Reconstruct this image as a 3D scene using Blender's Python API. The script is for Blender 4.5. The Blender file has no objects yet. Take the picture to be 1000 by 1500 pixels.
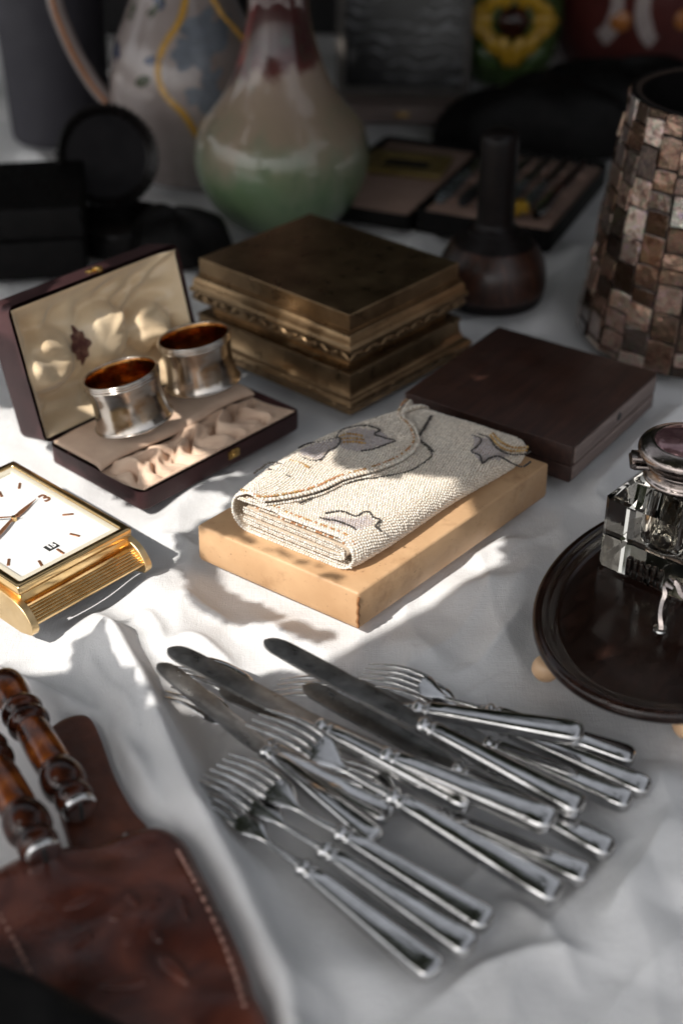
import bpy, bmesh, math, random
import numpy as np
from mathutils import Vector, Matrix, Quaternion
random.seed(7); np.random.seed(7)
S = bpy.context.scene
COL = S.collection
# ---------------------------------------------------------------- camera
CAM_H, PITCH, FPX = 0.50, math.radians(33), 2083.0
cd = bpy.data.cameras.new('camera'); cam = bpy.data.objects.new('camera', cd); COL.objects.link(cam)
cam.location = (0, 0, CAM_H); cam.rotation_euler = (math.radians(90) - PITCH, 0, 0)
cd.sensor_fit = 'VERTICAL'; cd.sensor_height = 36; cd.sensor_width = 24; cd.lens = 36 * FPX / 1500
cd.clip_start = .01; cd.clip_end = 60
cd.dof.use_dof = True; cd.dof.focus_distance = 0.835; cd.dof.aperture_fstop = 4.0; cd.dof.aperture_blades = 8
S.camera = cam
# ---------------------------------------------------------------- world, sun, exposure
SUN_AZ = math.atan2(-.66, -.75)          # direction (x, y) towards the sun: left and behind the camera
SUN_EL = math.radians(46)
SUN_DIR = Vector((math.sin(SUN_AZ) * math.cos(SUN_EL), math.cos(SUN_AZ) * math.cos(SUN_EL), math.sin(SUN_EL)))
W = bpy.data.worlds.new('World'); S.world = W; W.use_nodes = True
wn, wl = W.node_tree.nodes, W.node_tree.links
sky = wn.new('ShaderNodeTexSky'); sky.sky_type = 'NISHITA'; sky.sun_disc = False
sky.sun_elevation = SUN_EL; sky.sun_rotation = SUN_AZ; sky.air_density = 1.0; sky.dust_density = 4.0; sky.ozone_density = 1.0
hs = wn.new('ShaderNodeHueSaturation'); hs.inputs['Saturation'].default_value = .22     # a pale hazy sky
wl.new(sky.outputs[0], hs.inputs['Color']); wl.new(hs.outputs[0], wn['Background'].inputs[0])
wn['Background'].inputs[1].default_value = .15
sd = bpy.data.lights.new('sun', 'SUN'); sd.energy = 3.8; sd.angle = math.radians(.3); sd.color = (1, .955, .89)
sun = bpy.data.objects.new('sun', sd); COL.objects.link(sun)
sun.rotation_euler = (-SUN_DIR).to_track_quat('-Z', 'Y').to_euler()
S.view_settings.view_transform = 'Standard'; S.view_settings.look = 'None'; S.view_settings.gamma = 1
S.view_settings.exposure = 0.5; S.view_settings.use_curve_mapping = False
S.cycles.use_denoising = True; S.cycles.caustics_refractive = True; S.cycles.caustics_reflective = False
S.cycles.max_bounces = 10; S.cycles.transmission_bounces = 8; S.cycles.sample_clamp_indirect = 6

# ---------------------------------------------------------------- helpers
def G(px, py, z=0.0):
    """photo pixel -> world point at height z"""
    x, y = (px - 500) / FPX, (750 - py) / FPX
    d = Vector((x, math.cos(PITCH) + y * math.sin(PITCH), -math.sin(PITCH) + y * math.cos(PITCH)))
    t = (z - CAM_H) / d.z
    return Vector((0, 0, CAM_H)) + d * t
def mesh_obj(name, me, m=None, parent=None, smooth=40, origin=None):
    if origin is not None:
        me.transform(Matrix.Translation(-Vector(origin)))
    if m is not None: me.materials.append(m)
    if smooth:
        me.polygons.foreach_set('use_smooth', [True] * len(me.polygons))
        if smooth < 180: me.set_sharp_from_angle(angle=math.radians(smooth))
    o = bpy.data.objects.new(name, me); COL.objects.link(o)
    if parent is not None: o.parent = parent
    return o
def from_bm(name, bm, m=None, parent=None, smooth=40, origin=None):
    bmesh.ops.recalc_face_normals(bm, faces=bm.faces)
    me = bpy.data.meshes.new(name); bm.to_mesh(me); bm.free()
    return mesh_obj(name, me, m, parent, smooth, origin)
def pyd(name, v, f, m=None, parent=None, smooth=40, origin=None):
    me = bpy.data.meshes.new(name); me.from_pydata([tuple(p) for p in v], [], [tuple(q) for q in f]); me.validate()
    bm = bmesh.new(); bm.from_mesh(me); bmesh.ops.recalc_face_normals(bm, faces=bm.faces); bm.to_mesh(me); bm.free()
    return mesh_obj(name, me, m, parent, smooth, origin)
def thing(name, label, cat, loc=(0, 0, 0), group=None, mat4=None):
    o = bpy.data.objects.new(name, None); COL.objects.link(o); o.empty_display_size = .02
    if mat4 is not None: o.matrix_world = mat4
    else: o.location = loc
    tag(o, label, cat, group); return o
def tag(o, label, cat, group=None):
    o['label'] = label; o['category'] = cat
    if group: o['group'] = group
    return o
def dup(o, parent=None):
    c = o.copy(); COL.objects.link(c); c.parent = parent
    for ch in list(o.children): dup(ch, c)
    return c
def basis(o, x, y, z=None):
    x = Vector(x).normalized(); y = Vector(y); z = x.cross(y).normalized() if z is None else Vector(z); y = z.cross(x).normalized()
    m = Matrix((x, y, z)).transposed().to_4x4(); m.translation = Vector(o); return m
def prism(bot, top, bev=.001, seg=2):
    """closed prism between two loops of points, edges rounded"""
    bm = bmesh.new(); n = len(bot)
    a = [bm.verts.new(p) for p in bot]; b = [bm.verts.new(p) for p in top]
    bm.faces.new(a[::-1]); bm.faces.new(b)
    for i in range(n): bm.faces.new((a[i], a[(i + 1) % n], b[(i + 1) % n], b[i]))
    bmesh.ops.recalc_face_normals(bm, faces=bm.faces)
    if bev: bmesh.ops.bevel(bm, geom=list(bm.edges), offset=bev, segments=seg, affect='EDGES', profile=.5, clamp_overlap=True)
    return bm
def bx(x0, x1, y0, y1, z0, z1, bev=.001, seg=2):
    q = [(x0, y0), (x1, y0), (x1, y1), (x0, y1)]
    return prism([(x, y, z0) for x, y in q], [(x, y, z1) for x, y in q], bev, seg)
def xf(bm, m): bmesh.ops.transform(bm, matrix=m, verts=bm.verts); return bm
def join(*bms):
    out = bmesh.new()
    for b in bms:
        me = bpy.data.meshes.new('t'); b.to_mesh(me); b.free(); out.from_mesh(me); bpy.data.meshes.remove(me)
    return out
def lathe(prof, n=48, closed=False):
    """prof: (r, z) list; axis z. Ends with r == 0 close to a point."""
    bm = bmesh.new(); rings = []
    for r, z in prof:
        if r < 1e-6: rings.append([bm.verts.new((0, 0, z))])
        else: rings.append([bm.verts.new((r * math.cos(2 * math.pi * i / n), r * math.sin(2 * math.pi * i / n), z)) for i in range(n)])
    pairs = list(zip(rings, rings[1:])) + ([(rings[-1], rings[0])] if closed else [])
    for A, B in pairs:
        for i in range(n):
            j = (i + 1) % n
            if len(A) == 1 and len(B) == 1: break
            if len(A) == 1: bm.faces.new((A[0], B[j], B[i]))
            elif len(B) == 1: bm.faces.new((A[i], A[j], B[0]))
            else: bm.faces.new((A[i], A[j], B[j], B[i]))
    return bm
def smooth_prof(pts, n=6):
    out = []
    P = [Vector((*p, 0)) for p in pts]
    for i in range(len(P) - 1):
        a, b, c, d = P[max(i - 1, 0)], P[i], P[i + 1], P[min(i + 2, len(P) - 1)]
        for k in range(n):
            t = k / n
            q = .5 * ((2 * b) + (c - a) * t + (2 * a - 5 * b + 4 * c - d) * t * t + (3 * b - a - 3 * c + d) * t ** 3)
            out.append((max(q.x, 0), q.y))
    out.append(tuple(pts[-1])); return out
def spline(pts, n=8):
    P = [Vector(p) for p in pts]; out = []
    for i in range(len(P) - 1):
        a, b, c, d = P[max(i - 1, 0)], P[i], P[i + 1], P[min(i + 2, len(P) - 1)]
        for k in range(n):
            t = k / n
            out.append(.5 * ((2 * b) + (c - a) * t + (2 * a - 5 * b + 4 * c - d) * t * t + (3 * b - a - 3 * c + d) * t ** 3))
    out.append(P[-1].copy()); return out
def sweep(path, secs, cap=True, up=(0, 0, 1)):
    """path of points; secs: per point a list of (a, b) offsets along side / up"""
    bm = bmesh.new(); rings = []; U = Vector(up)
    for i, p in enumerate(path):
        p = Vector(p); t = (Vector(path[min(i + 1, len(path) - 1)]) - Vector(path[max(i - 1, 0)])).normalized()
        s = U.cross(t).normalized(); u = t.cross(s)
        sec = secs[i] if isinstance(secs[0], list) else secs
        rings.append([bm.verts.new(p + s * a + u * b) for a, b in sec])
    n = len(rings[0])
    for A, B in zip(rings, rings[1:]):
        for i in range(n): bm.faces.new((A[i], A[(i + 1) % n], B[(i + 1) % n], B[i]))
    if cap: bm.faces.new(rings[0][::-1]); bm.faces.new(rings[-1])
    return bm
def circ(r, n=10): return [(r * math.cos(2 * math.pi * i / n), r * math.sin(2 * math.pi * i / n)) for i in range(n)]
def tube(path, r, n=10, up=(0, 0, 1)):
    return sweep(path, [circ(r[i] if isinstance(r, (list, tuple)) else r, n) for i in range(len(path))], True, up)
def grid(f, nu, nv, name, m, parent=None, thick=None, origin=None, smooth=180):
    v = [f(i / (nu - 1), j / (nv - 1)) for i in range(nu) for j in range(nv)]
    q = [(i * nv + j, (i + 1) * nv + j, (i + 1) * nv + j + 1, i * nv + j + 1) for i in range(nu - 1) for j in range(nv - 1)]
    o = pyd(name, v, q, m, parent, smooth, origin)
    if thick:
        s = o.modifiers.new('thickness', 'SOLIDIFY'); s.thickness = thick; s.offset = -1
    return o
# ---------------------------------------------------------------- materials
def rgb(*c):  # sRGB 0-255 -> linear
    return tuple(((x / 255) / 12.92 if x / 255 < .04045 else ((x / 255 + .055) / 1.055) ** 2.4) for x in c) + (1,)
class Mat:
    def __init__(s, name):
        s.m = bpy.data.materials.new(name); s.m.use_nodes = True; s.n = s.m.node_tree.nodes; s.l = s.m.node_tree.links
        s.p = s.n['Principled BSDF']
    def node(s, t, **k):
        o = s.n.new(t)
        for a, b in k.items():
            if a.startswith('i_'): o.inputs[a[2:].replace('_', ' ')].default_value = b
            else: setattr(o, a, b)
        return o
    def set(s, **k):
        for a, b in k.items(): s.p.inputs[a.replace('_', ' ')].default_value = b
        return s
    def coord(s, kind='Object', scale=None):
        c = s.node('ShaderNodeTexCoord').outputs[kind]
        if scale:
            mp = s.node('ShaderNodeMapping'); mp.inputs['Scale'].default_value = scale; s.l.new(c, mp.inputs[0]); c = mp.outputs[0]
        return c
    def noise(s, scale, detail=4, rough=.55, vec=None, dist=0):
        t = s.node('ShaderNodeTexNoise'); t.inputs['Scale'].default_value = scale; t.inputs['Detail'].default_value = detail
        t.inputs['Roughness'].default_value = rough; t.inputs['Distortion'].default_value = dist
        s.l.new(vec if vec is not None else s.coord(), t.inputs['Vector']); return t.outputs['Fac']
    def ramp(s, fac, stops, interp='LINEAR'):
        r = s.node('ShaderNodeValToRGB'); e = r.color_ramp.elements; r.color_ramp.interpolation = interp
        while len(e) < len(stops): e.new(.5)
        for q, (pos, c) in zip(e, stops): q.position = pos; q.color = c if len(c) == 4 else (*c, 1)
        s.l.new(fac, r.inputs[0]); return r.outputs[0]
    def mix(s, fac, a, b, mode='MIX'):
        x = s.node('ShaderNodeMix', data_type='RGBA', blend_type=mode)
        for sock, val in ((x.inputs[0], fac), (x.inputs[6], a), (x.inputs[7], b)):
            if isinstance(val, bpy.types.NodeSocket): s.l.new(val, sock)
            else: sock.default_value = val
        return x.outputs[2]
    def maprange(s, v, a, b, c, d):
        r = s.node('ShaderNodeMapRange'); r.inputs[1].default_value = a; r.inputs[2].default_value = b; r.inputs[3].default_value = c; r.inputs[4].default_value = d
        s.l.new(v, r.inputs[0]); return r.outputs[0]
    def link(s, out, inp): s.l.new(out, s.p.inputs[inp]); return s
    def bump(s, h, strength=.3, dist=.001):
        b = s.node('ShaderNodeBump'); b.inputs['Strength'].default_value = strength; b.inputs['Distance'].default_value = dist
        s.l.new(h, b.inputs['Height'])
        if s.p.inputs['Normal'].links: s.l.new(s.p.inputs['Normal'].links[0].from_socket, b.inputs['Normal'])
        s.l.new(b.outputs[0], s.p.inputs['Normal']); return s
def simple(name, c1, c2, scale=60, rough=(.4, .6), metal=0, bump=(.2, .0005), bscale=None, detail=5, **kw):
    M = Mat(name); n = M.noise(scale, detail)
    M.link(M.ramp(n, [(.3, c1), (.7, c2)]), 'Base Color')
    n2 = M.noise(scale * 2.3, 3); M.link(M.maprange(n2, .3, .7, *rough), 'Roughness')
    M.set(Metallic=metal, **kw)
    if bump: M.bump(M.noise(bscale or scale * 6, 4), *bump)
    return M.m
MT = {}
def build_materials():
    # tablecloth: slightly grey linen with a fine weave
    M = Mat('linen'); co = M.coord()
    M.link(M.ramp(M.noise(9, 5), [(.3, (.66, .655, .66)), (.7, (.76, .755, .755))]), 'Base Color'); M.set(Roughness=.9)
    M.p.inputs['Sheen Weight'].default_value = .15
    for sc, rot in (((1, 0.02, 1), 0), ((0.02, 1, 1), 0)):
        mp = M.node('ShaderNodeMapping'); mp.inputs['Scale'].default_value = sc; M.l.new(co, mp.inputs[0])
        M.bump(M.noise(1500, 2, .6, mp.outputs[0]), .55, .0005)
    M.bump(M.noise(70, 5), .45, .0016)
    MT['linen'] = M.m
    # polished and worn silver
    M = Mat('silver_plate'); n = M.noise(45, 6, .65)
    M.link(M.ramp(n, [(.3, (.44, .435, .43)), (.6, (.68, .675, .67))]), 'Base Color'); M.set(Metallic=1)
    M.link(M.maprange(M.noise(130, 5), .3, .75, .06, .17), 'Roughness')
    M.bump(M.noise(900, 2, .5, M.coord('Object', (.08, 1, 1))), .05, .0003)
    MT['silver'] = M.m
    M = Mat('steel_blade'); n = M.noise(40, 6, .7)
    M.link(M.ramp(n, [(.3, (.22, .215, .21)), (.52, (.40, .395, .39)), (.75, (.52, .515, .51))]), 'Base Color'); M.set(Metallic=1)
    M.link(M.maprange(M.noise(90, 5), .3, .75, .24, .45), 'Roughness')
    M.bump(M.noise(700, 2, .5, M.coord('Object', (.06, 1, 1))), .06, .0003)
    MT['steel'] = M.m
    M = Mat('napkin_ring_silver'); n = M.noise(60, 6, .6)
    M.link(M.ramp(n, [(.3, (.42, .37, .32)), (.7, (.68, .63, .58))]), 'Base Color'); M.set(Metallic=1)
    M.link(M.maprange(M.noise(120, 4), .3, .7, .12, .27), 'Roughness'); M.bump(M.noise(70, 3), .25, .0012)
    MT['ringsilver'] = M.m
    MT['gilt_inside'] = simple('gilt_inside', (.30, .115, .03, 1), (.62, .32, .10, 1), 150, (.08, .2), 1, (.25, .001), 160)
    M = Mat('aged_bronze'); n = M.noise(28, 8, .65)
    M.link(M.ramp(n, [(.3, (.17, .108, .058)), (.55, (.32, .215, .118)), (.75, (.46, .325, .185))]), 'Base Color'); M.set(Metallic=.95)
    M.link(M.maprange(M.noise(80, 5), .3, .7, .24, .42), 'Roughness'); M.bump(M.noise(240, 5), .12, .0006)
    MT['bronze'] = M.m
    MT['gold'] = simple('gold_plate', (.72, .47, .2, 1), (.86, .62, .32, 1), 80, (.12, .26), 1, (.06, .0004), 300)
    MT['gold_brushed'] = simple('gold_brushed', (.66, .47, .24, 1), (.8, .6, .34, 1), 60, (.3, .45), 1, (.12, .0004), 500)
    MT['brass'] = simple('old_brass', (.45, .28, .09, 1), (.7, .46, .16, 1), 200, (.2, .4), 1)
    M = Mat('kraft_cardboard')
    base = M.ramp(M.noise(22, 6), [(.3, rgb(176, 138, 100)), (.7, rgb(202, 165, 126))])
    st = M.ramp(M.noise(38, 7, .7), [(.56, (0, 0, 0)), (.74, (.6, .6, .6))]); sp = M.ramp(M.noise(420, 3), [(.66, (0, 0, 0)), (.74, (.7, .7, .7))])
    M.link(M.mix(sp, M.mix(st, base, rgb(140, 100, 64)), rgb(112, 76, 46)), 'Base Color'); M.link(M.maprange(M.noise(60, 4), .3, .7, .42, .68), 'Roughness')
    M.bump(M.noise(180, 5), .3, .0006); M.bump(M.noise(26, 3), .4, .002); MT['kraft'] = M.m
    M = Mat('maroon_leatherette'); n = M.noise(35, 5)
    M.link(M.ramp(n, [(.3, (.038, .017, .018)), (.7, (.060, .026, .027))]), 'Base Color'); M.set(Roughness=.5); M.p.inputs['Specular IOR Level'].default_value = .22
    v = M.node('ShaderNodeTexVoronoi'); v.inputs['Scale'].default_value = 1400; M.l.new(M.coord(), v.inputs['Vector']); M.bump(v.outputs['Distance'], .3, .0003)
    MT['maroon'] = M.m
    M = Mat('cream_satin'); n = M.noise(25, 4)
    M.link(M.ramp(n, [(.3, rgb(218, 190, 152)), (.7, rgb(238, 216, 182))]), 'Base Color'); M.set(Roughness=.23); M.p.inputs['Sheen Weight'].default_value = .3
    M.bump(M.noise(1200, 2, .5, M.coord('Object', (1, .05, 1))), .1, .0002)
    MT['satin'] = M.m
    M = Mat('dusty_velvet'); n = M.noise(40, 5)
    M.link(M.ramp(n, [(.3, rgb(204, 172, 148)), (.7, rgb(226, 198, 174))]), 'Base Color'); M.set(Roughness=.9); M.p.inputs['Sheen Weight'].default_value = .8
    M.p.inputs['Sheen Tint'].default_value = rgb(235, 205, 180); M.bump(M.noise(900, 3), .5, .0006)
    MT['velvet'] = M.m
    def wood(key, c1, c2, c3, rough, scale=(3, 40, 40), coat=.0):
        M = Mat(key); vec = M.coord('Object', scale)
        n = M.noise(6, 6, .6, vec, .6)
        M.link(M.ramp(n, [(.25, c1), (.5, c2), (.75, c3)]), 'Base Color')
        M.link(M.maprange(M.noise(30, 5), .3, .7, rough[0], rough[1]), 'Roughness'); M.bump(n, .15, .0004)
        M.set(Coat_Weight=coat); M.p.inputs['Coat Roughness'].default_value = .2
        MT[key] = M.m
    wood('walnut', (.016, .0058, .004), (.034, .0125, .008), (.056, .021, .013), (.4, .6))
    wood('walnut_edge', (.12, .085, .076), (.20, .148, .132), (.30, .235, .21), (.45, .6))
    wood('ebonised', (.007, .0032, .0025), (.015, .0065, .0045), (.032, .014, .010), (.07, .2), (8, 30, 30), .0)
    MT['ebonised'].node_tree.nodes['Principled BSDF'].inputs['Specular IOR Level'].default_value = .38
    wood('rosewood', (.012, .005, .003), (.030, .011, .007), (.085, .030, .016), (.3, .5), (30, 30, 8), .1)
    wood('black_wood', (.004, .003, .003), (.007, .005, .005), (.012, .008, .007), (.35, .5))
    MT['black_wood'].node_tree.nodes['Principled BSDF'].inputs['Specular IOR Level'].default_value = .2
    MT['ivory'] = simple('ivory_ball', rgb(214, 172, 132), rgb(232, 196, 158), 60, (.3, .45))
    # glass
    M = Mat('crystal'); M.set(Base_Color=(.975, .925, .81, 1), Roughness=.0, IOR=1.5); M.p.inputs['Transmission Weight'].default_value = 1; MT['glass'] = M.m
    M = Mat('pink_enamel'); M.link(M.ramp(M.noise(120, 4), [(.3, (.16, .075, .085)), (.7, (.34, .2, .21))]), 'Base Color'); M.set(Roughness=.12, Metallic=.6, Coat_Weight=.6); MT['pink'] = M.m
    MT['lidsilver'] = simple('tarnished_lid_silver', (.30, .25, .23, 1), (.5, .44, .41, 1), 120, (.12, .28), 1, (.2, .0006), 300)
    # watch
    M = Mat('white_dial'); M.set(Base_Color=(.80, .80, .79, 1), Roughness=.35, Coat_Weight=.3); MT['dial'] = M.m
    M = Mat('cream_bezel'); M.set(Base_Color=(.62, .57, .46, 1), Roughness=.3); MT['creambezel'] = M.m
    MT['copper'] = simple('copper_marks', (.32, .14, .07, 1), (.42, .2, .1, 1), 300, (.25, .4), .7)
    MT['ink'] = simple('black_print', (.01, .01, .01, 1), (.02, .02, .02, 1), 200, (.5, .6))
    # leather
    M = Mat('oxblood_leather'); n = M.noise(22, 7, .6, None, .8)
    M.link(M.ramp(n, [(.28, (.014, .0045, .0035)), (.46, (.062, .014, .008)), (.60, (.125, .034, .019)), (.8, (.19, .060, .034))]), 'Base Color')
    M.link(M.maprange(M.noise(40, 5), .3, .7, .2, .45), 'Roughness')
    v = M.node('ShaderNodeTexVoronoi'); v.inputs['Scale'].default_value = 420; M.l.new(M.coord(), v.inputs['Vector']); M.bump(v.outputs['Distance'], .25, .0005)
    M.bump(M.noise(55, 4), .35, .002)
    MT['oxblood'] = M.m
    MT['tan_leather'] = simple('brown_leather_strap', (.055, .014, .007, 1), (.12, .034, .016, 1), 70, (.4, .62), 0, (.35, .0006), 500)
    MT['thread'] = simple('waxed_thread', (.30, .15, .12, 1), (.42, .24, .19, 1), 300, (.6, .8))
    M = Mat('amber_handle'); n = M.noise(75, 3, .5, None, .5)
    M.link(M.ramp(n, [(.38, (.035, .010, .005)), (.54, (.15, .036, .006)), (.74, (.30, .085, .012))]), 'Base Color'); M.set(Roughness=.14)
    MT['amber'] = M.m
    M = Mat('tortoise_bulb'); n = M.noise(110, 3)
    M.link(M.ramp(n, [(.4, (.014, .0045, .003)), (.75, (.085, .022, .009))]), 'Base Color'); M.set(Roughness=.14); M.p.inputs['Specular IOR Level'].default_value = .4
    MT['tortoise'] = M.m
    MT['black'] = simple('black_leather', (.004, .004, .004, 1), (.009, .008, .008, 1), 80, (.45, .65), 0, (.3, .0006), 400)
    for k_ in ('black',): MT[k_].node_tree.nodes['Principled BSDF'].inputs['Specular IOR Level'].default_value = .12
    MT['blacksatin'] = simple('black_lacquer', (.005, .004, .004, 1), (.011, .009, .009, 1), 60, (.22, .4))
    MT['blacksatin'].node_tree.nodes['Principled BSDF'].inputs['Specular IOR Level'].default_value = .25
    MT['greymirror'] = simple('dull_grey_lining', (.008, .007, .008, 1), (.016, .014, .015, 1), 50, (.4, .55), .0)
    MT['greymirror'].node_tree.nodes['Principled BSDF'].inputs['Specular IOR Level'].default_value = .1
    MT['slate'] = simple('slate_enamel', (.030, .028, .038, 1), (.044, .041, .052, 1), 14, (.55, .75), 0, (.1, .0006))
    # drip glaze vase
    M = Mat('drip_glaze'); geo = M.coord('Object'); sep = M.node('ShaderNodeSeparateXYZ'); M.l.new(geo, sep.inputs[0])
    nz = M.noise(24, 5, .6, M.coord('Object', (1, 1, .45)))
    add = M.node('ShaderNodeMath', operation='MULTIPLY_ADD'); M.l.new(nz, add.inputs[0]); add.inputs[1].default_value = .11; M.l.new(sep.outputs[2], add.inputs[2])
    fac = M.maprange(add.outputs[0], .03, .26, 0, 1)
    base = M.ramp(fac, [(.0, (.085, .13, .065)), (.33, (.115, .17, .09)), (.46, (.20, .205, .14)), (.56, (.28, .215, .155)), (.71, (.30, .225, .175)), (.75, (.10, .026, .022)), (.83, (.042, .008, .008)), (1, (.05, .009, .009))])
    spk = M.ramp(M.noise(130, 3, .6, M.coord('Object', (1, 1, .6))), [(.52, (0, 0, 0)), (.66, (1, 1, 1))])
    spz = M.ramp(M.noise(14, 2), [(.5, (0, 0, 0)), (.62, (.55, .55, .55))])
    sm = M.mix(1.0, spk, spz, 'MULTIPLY')
    M.link(M.mix(sm, base, (.055, .10, .06, 1)), 'Base Color'); M.set(Roughness=.3, Coat_Weight=1.0); M.p.inputs['Coat Roughness'].default_value = .015; M.p.inputs['Specular IOR Level'].default_value = .15
    M.bump(M.noise(28, 3), .12, .002); M.bump(M.noise(300, 2), .04, .0006)
    MT['drip'] = M.m
    # faience jug
    M = Mat('white_faience'); M.link(M.ramp(M.noise(30, 4), [(.3, (.28, .23, .215)), (.7, (.36, .305, .29))]), 'Base Color'); M.set(Roughness=.2, Coat_Weight=.5)
    MT['faience'] = M.m
    for k, c in (('paint_yellow', (.55, .30, .05)), ('paint_blue', (.03, .045, .10)), ('paint_green', (.04, .05, .02)), ('paint_grey', (.17, .19, .225)), ('paint_orange', (.38, .14, .04))):
        MT[k] = simple(k, (*[x * .8 for x in c], 1), (*[min(1, x * 1.2) for x in c], 1), 150, (.15, .25), 0, (.05, .0003))
    # mother of pearl
    M = Mat('mother_of_pearl'); oi = M.node('ShaderNodeObjectInfo')
    off = M.node('ShaderNodeVectorMath', operation='ADD'); M.l.new(M.coord(), off.inputs[0])
    mul = M.node('ShaderNodeVectorMath', operation='SCALE'); mul.inputs[0].default_value = (3.1, 5.7, 9.3); M.l.new(oi.outputs['Random'], mul.inputs['Scale']); M.l.new(mul.outputs[0], off.inputs[1])
    n = M.noise(95, 5, .6, off.outputs[0], 1.6)
    irid = M.ramp(n, [(.25, (.10, .07, .06)), (.38, (.36, .27, .25)), (.47, (.74, .60, .57)), (.53, (.42, .58, .48)), (.58, (.80, .64, .64)), (.66, (.60, .52, .70)), (.74, (.88, .80, .72)), (.85, (.45, .40, .36))])
    tone = M.ramp(oi.outputs['Random'], [(0, (.06, .04, .03)), (.28, (.22, .14, .10)), (.5, (.55, .37, .28)), (.68, (1.0, .80, .70)), (.8, (1.0, .95, .92)), (.86, (.18, .11, .08)), (1, (.5, .33, .24))])
    M.link(M.mix(1.0, irid, tone, 'MULTIPLY'), 'Base Color'); M.set(Roughness=.12, Metallic=.72, Coat_Weight=1.0)
    M.bump(M.noise(70, 3, .5, off.outputs[0]), .55, .003); MT['pearl'] = M.m
    MT['pearl_core'] = simple('dark_mosaic_cement', (.018, .010, .007, 1), (.035, .020, .014, 1), 90, (.5, .7))
    MT['pink_felt'] = simple('faded_pink_lining', (.34, .22, .175, 1), (.43, .29, .235, 1), 40, (.7, .9))
    MT['olive_gold'] = simple('olive_gilt', (.20, .14, .04, 1), (.28, .2, .07, 1), 60, (.35, .5), .3)
    MT['bluehandle'] = simple('pale_steel_handle', (.22, .26, .29, 1), (.34, .38, .41, 1), 90, (.2, .35), .8)
    MT['curtain'] = simple('sky_block_curtain', (.012, .012, .013, 1), (.02, .019, .02, 1), 12, (.85, .98))
    MT['darkhandle'] = simple('dark_horn_handle', (.012, .012, .014, 1), (.03, .03, .034, 1), 90, (.25, .4))
    # beads: colour stored bead by bead
    M = Mat('glass_seed_beads'); a = M.node('ShaderNodeAttribute', attribute_name='bead_colour'); M.link(a.outputs['Color'], 'Base Color')
    M.set(Roughness=.28, Coat_Weight=.35); M.p.inputs['Subsurface Weight'].default_value = .0; MT['bead'] = M.m
    MT['purse_cloth'] = simple('purse_backing', rgb(178, 160, 140), rgb(198, 182, 162), 300, (.8, .95))
    MT['purse_lining'] = simple('purse_lining', (.12, .09, .07, 1), (.17, .13, .1, 1), 200, (.8, .95))
    # background ceramics
    MT['sunyellow'] = simple('glazed_petal_yellow', (.40, .22, .015, 1), (.55, .33, .03, 1), 60, (.2, .4))
    MT['glaze_green'] = simple('glazed_green', (.035, .07, .02, 1), (.07, .12, .035, 1), 40, (.2, .4))
    MT['darkred'] = simple('dark_red_glaze', (.07, .014, .012, 1), (.12, .026, .022, 1), 40, (.3, .5))
    MT['redwhite'] = simple('chalk_white_slip', (.33, .27, .26, 1), (.45, .38, .36, 1), 90, (.4, .6))
    M = Mat('engraved_print'); w = M.node('ShaderNodeTexWave', wave_type='RINGS'); w.inputs['Scale'].default_value = 22; w.inputs['Distortion'].default_value = 7; w.inputs['Detail'].default_value = 2; w.inputs['Detail Scale'].default_value = 1.6
    M.l.new(M.coord(), w.inputs['Vector']); msk = M.ramp(M.noise(14, 3), [(.42, (0, 0, 0)), (.58, (1, 1, 1))])
    ln = M.ramp(w.outputs['Fac'], [(.5, (.008, .008, .009)), (.9, (.16, .16, .17))])
    M.link(M.mix(msk, (.008, .008, .009, 1), ln), 'Base Color'); M.set(Roughness=.25); MT['print'] = M.m
    MT['driftframe'] = simple('silvered_frame', (.045, .038, .034, 1), (.08, .07, .062, 1), 60, (.4, .6))
    MT['awning'] = simple('dark_awning_canvas', (.03, .03, .034, 1), (.05, .05, .055, 1), 10, (.8, .95))
build_materials()
# ================================================================ the tablecloth
def seg_dist(X, Y, pts):
    """distance to a polyline, signed side (+ left of travel) and the running parameter 0..1"""
    best = np.full(X.shape, 1e9); side = np.zeros(X.shape); par = np.zeros(X.shape); n = len(pts) - 1
    for i in range(n):
        a, b = pts[i], pts[i + 1]; dx, dy = b[0] - a[0], b[1] - a[1]; L2 = dx * dx + dy * dy
        t = np.clip(((X - a[0]) * dx + (Y - a[1]) * dy) / L2, 0, 1)
        ex, ey = X - a[0] - t * dx, Y - a[1] - t * dy; d = np.hypot(ex, ey)
        s = np.sign(dx * ey - dy * ex); m = d < best
        best = np.where(m, d, best); side = np.where(m, s, side); par = np.where(m, (i + t) / n, par)
    return best, side, par
def pxl(*pp, z=0.0): return [tuple(G(a, b, z)[:2]) for a, b in pp]
def fold(X, Y, pts, h, wl, wr, pw=1.6, taper=(.15, .15)):
    """a ridge of cloth: height h, width wl on the left of travel, wr on the right"""
    d, s, t = seg_dist(X, Y, [tuple(q) for q in spline([(*p, 0) for p in pts], 6)] and [(q.x, q.y) for q in spline([(*p, 0) for p in pts], 6)])
    w = np.where(s > 0, wl, wr); e = np.exp(-(d / w) ** pw)
    tp = np.clip(t / max(taper[0], 1e-3), 0, 1) * np.clip((1 - t) / max(taper[1], 1e-3), 0, 1)
    return h * e * (tp * tp * (3 - 2 * tp))
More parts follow.
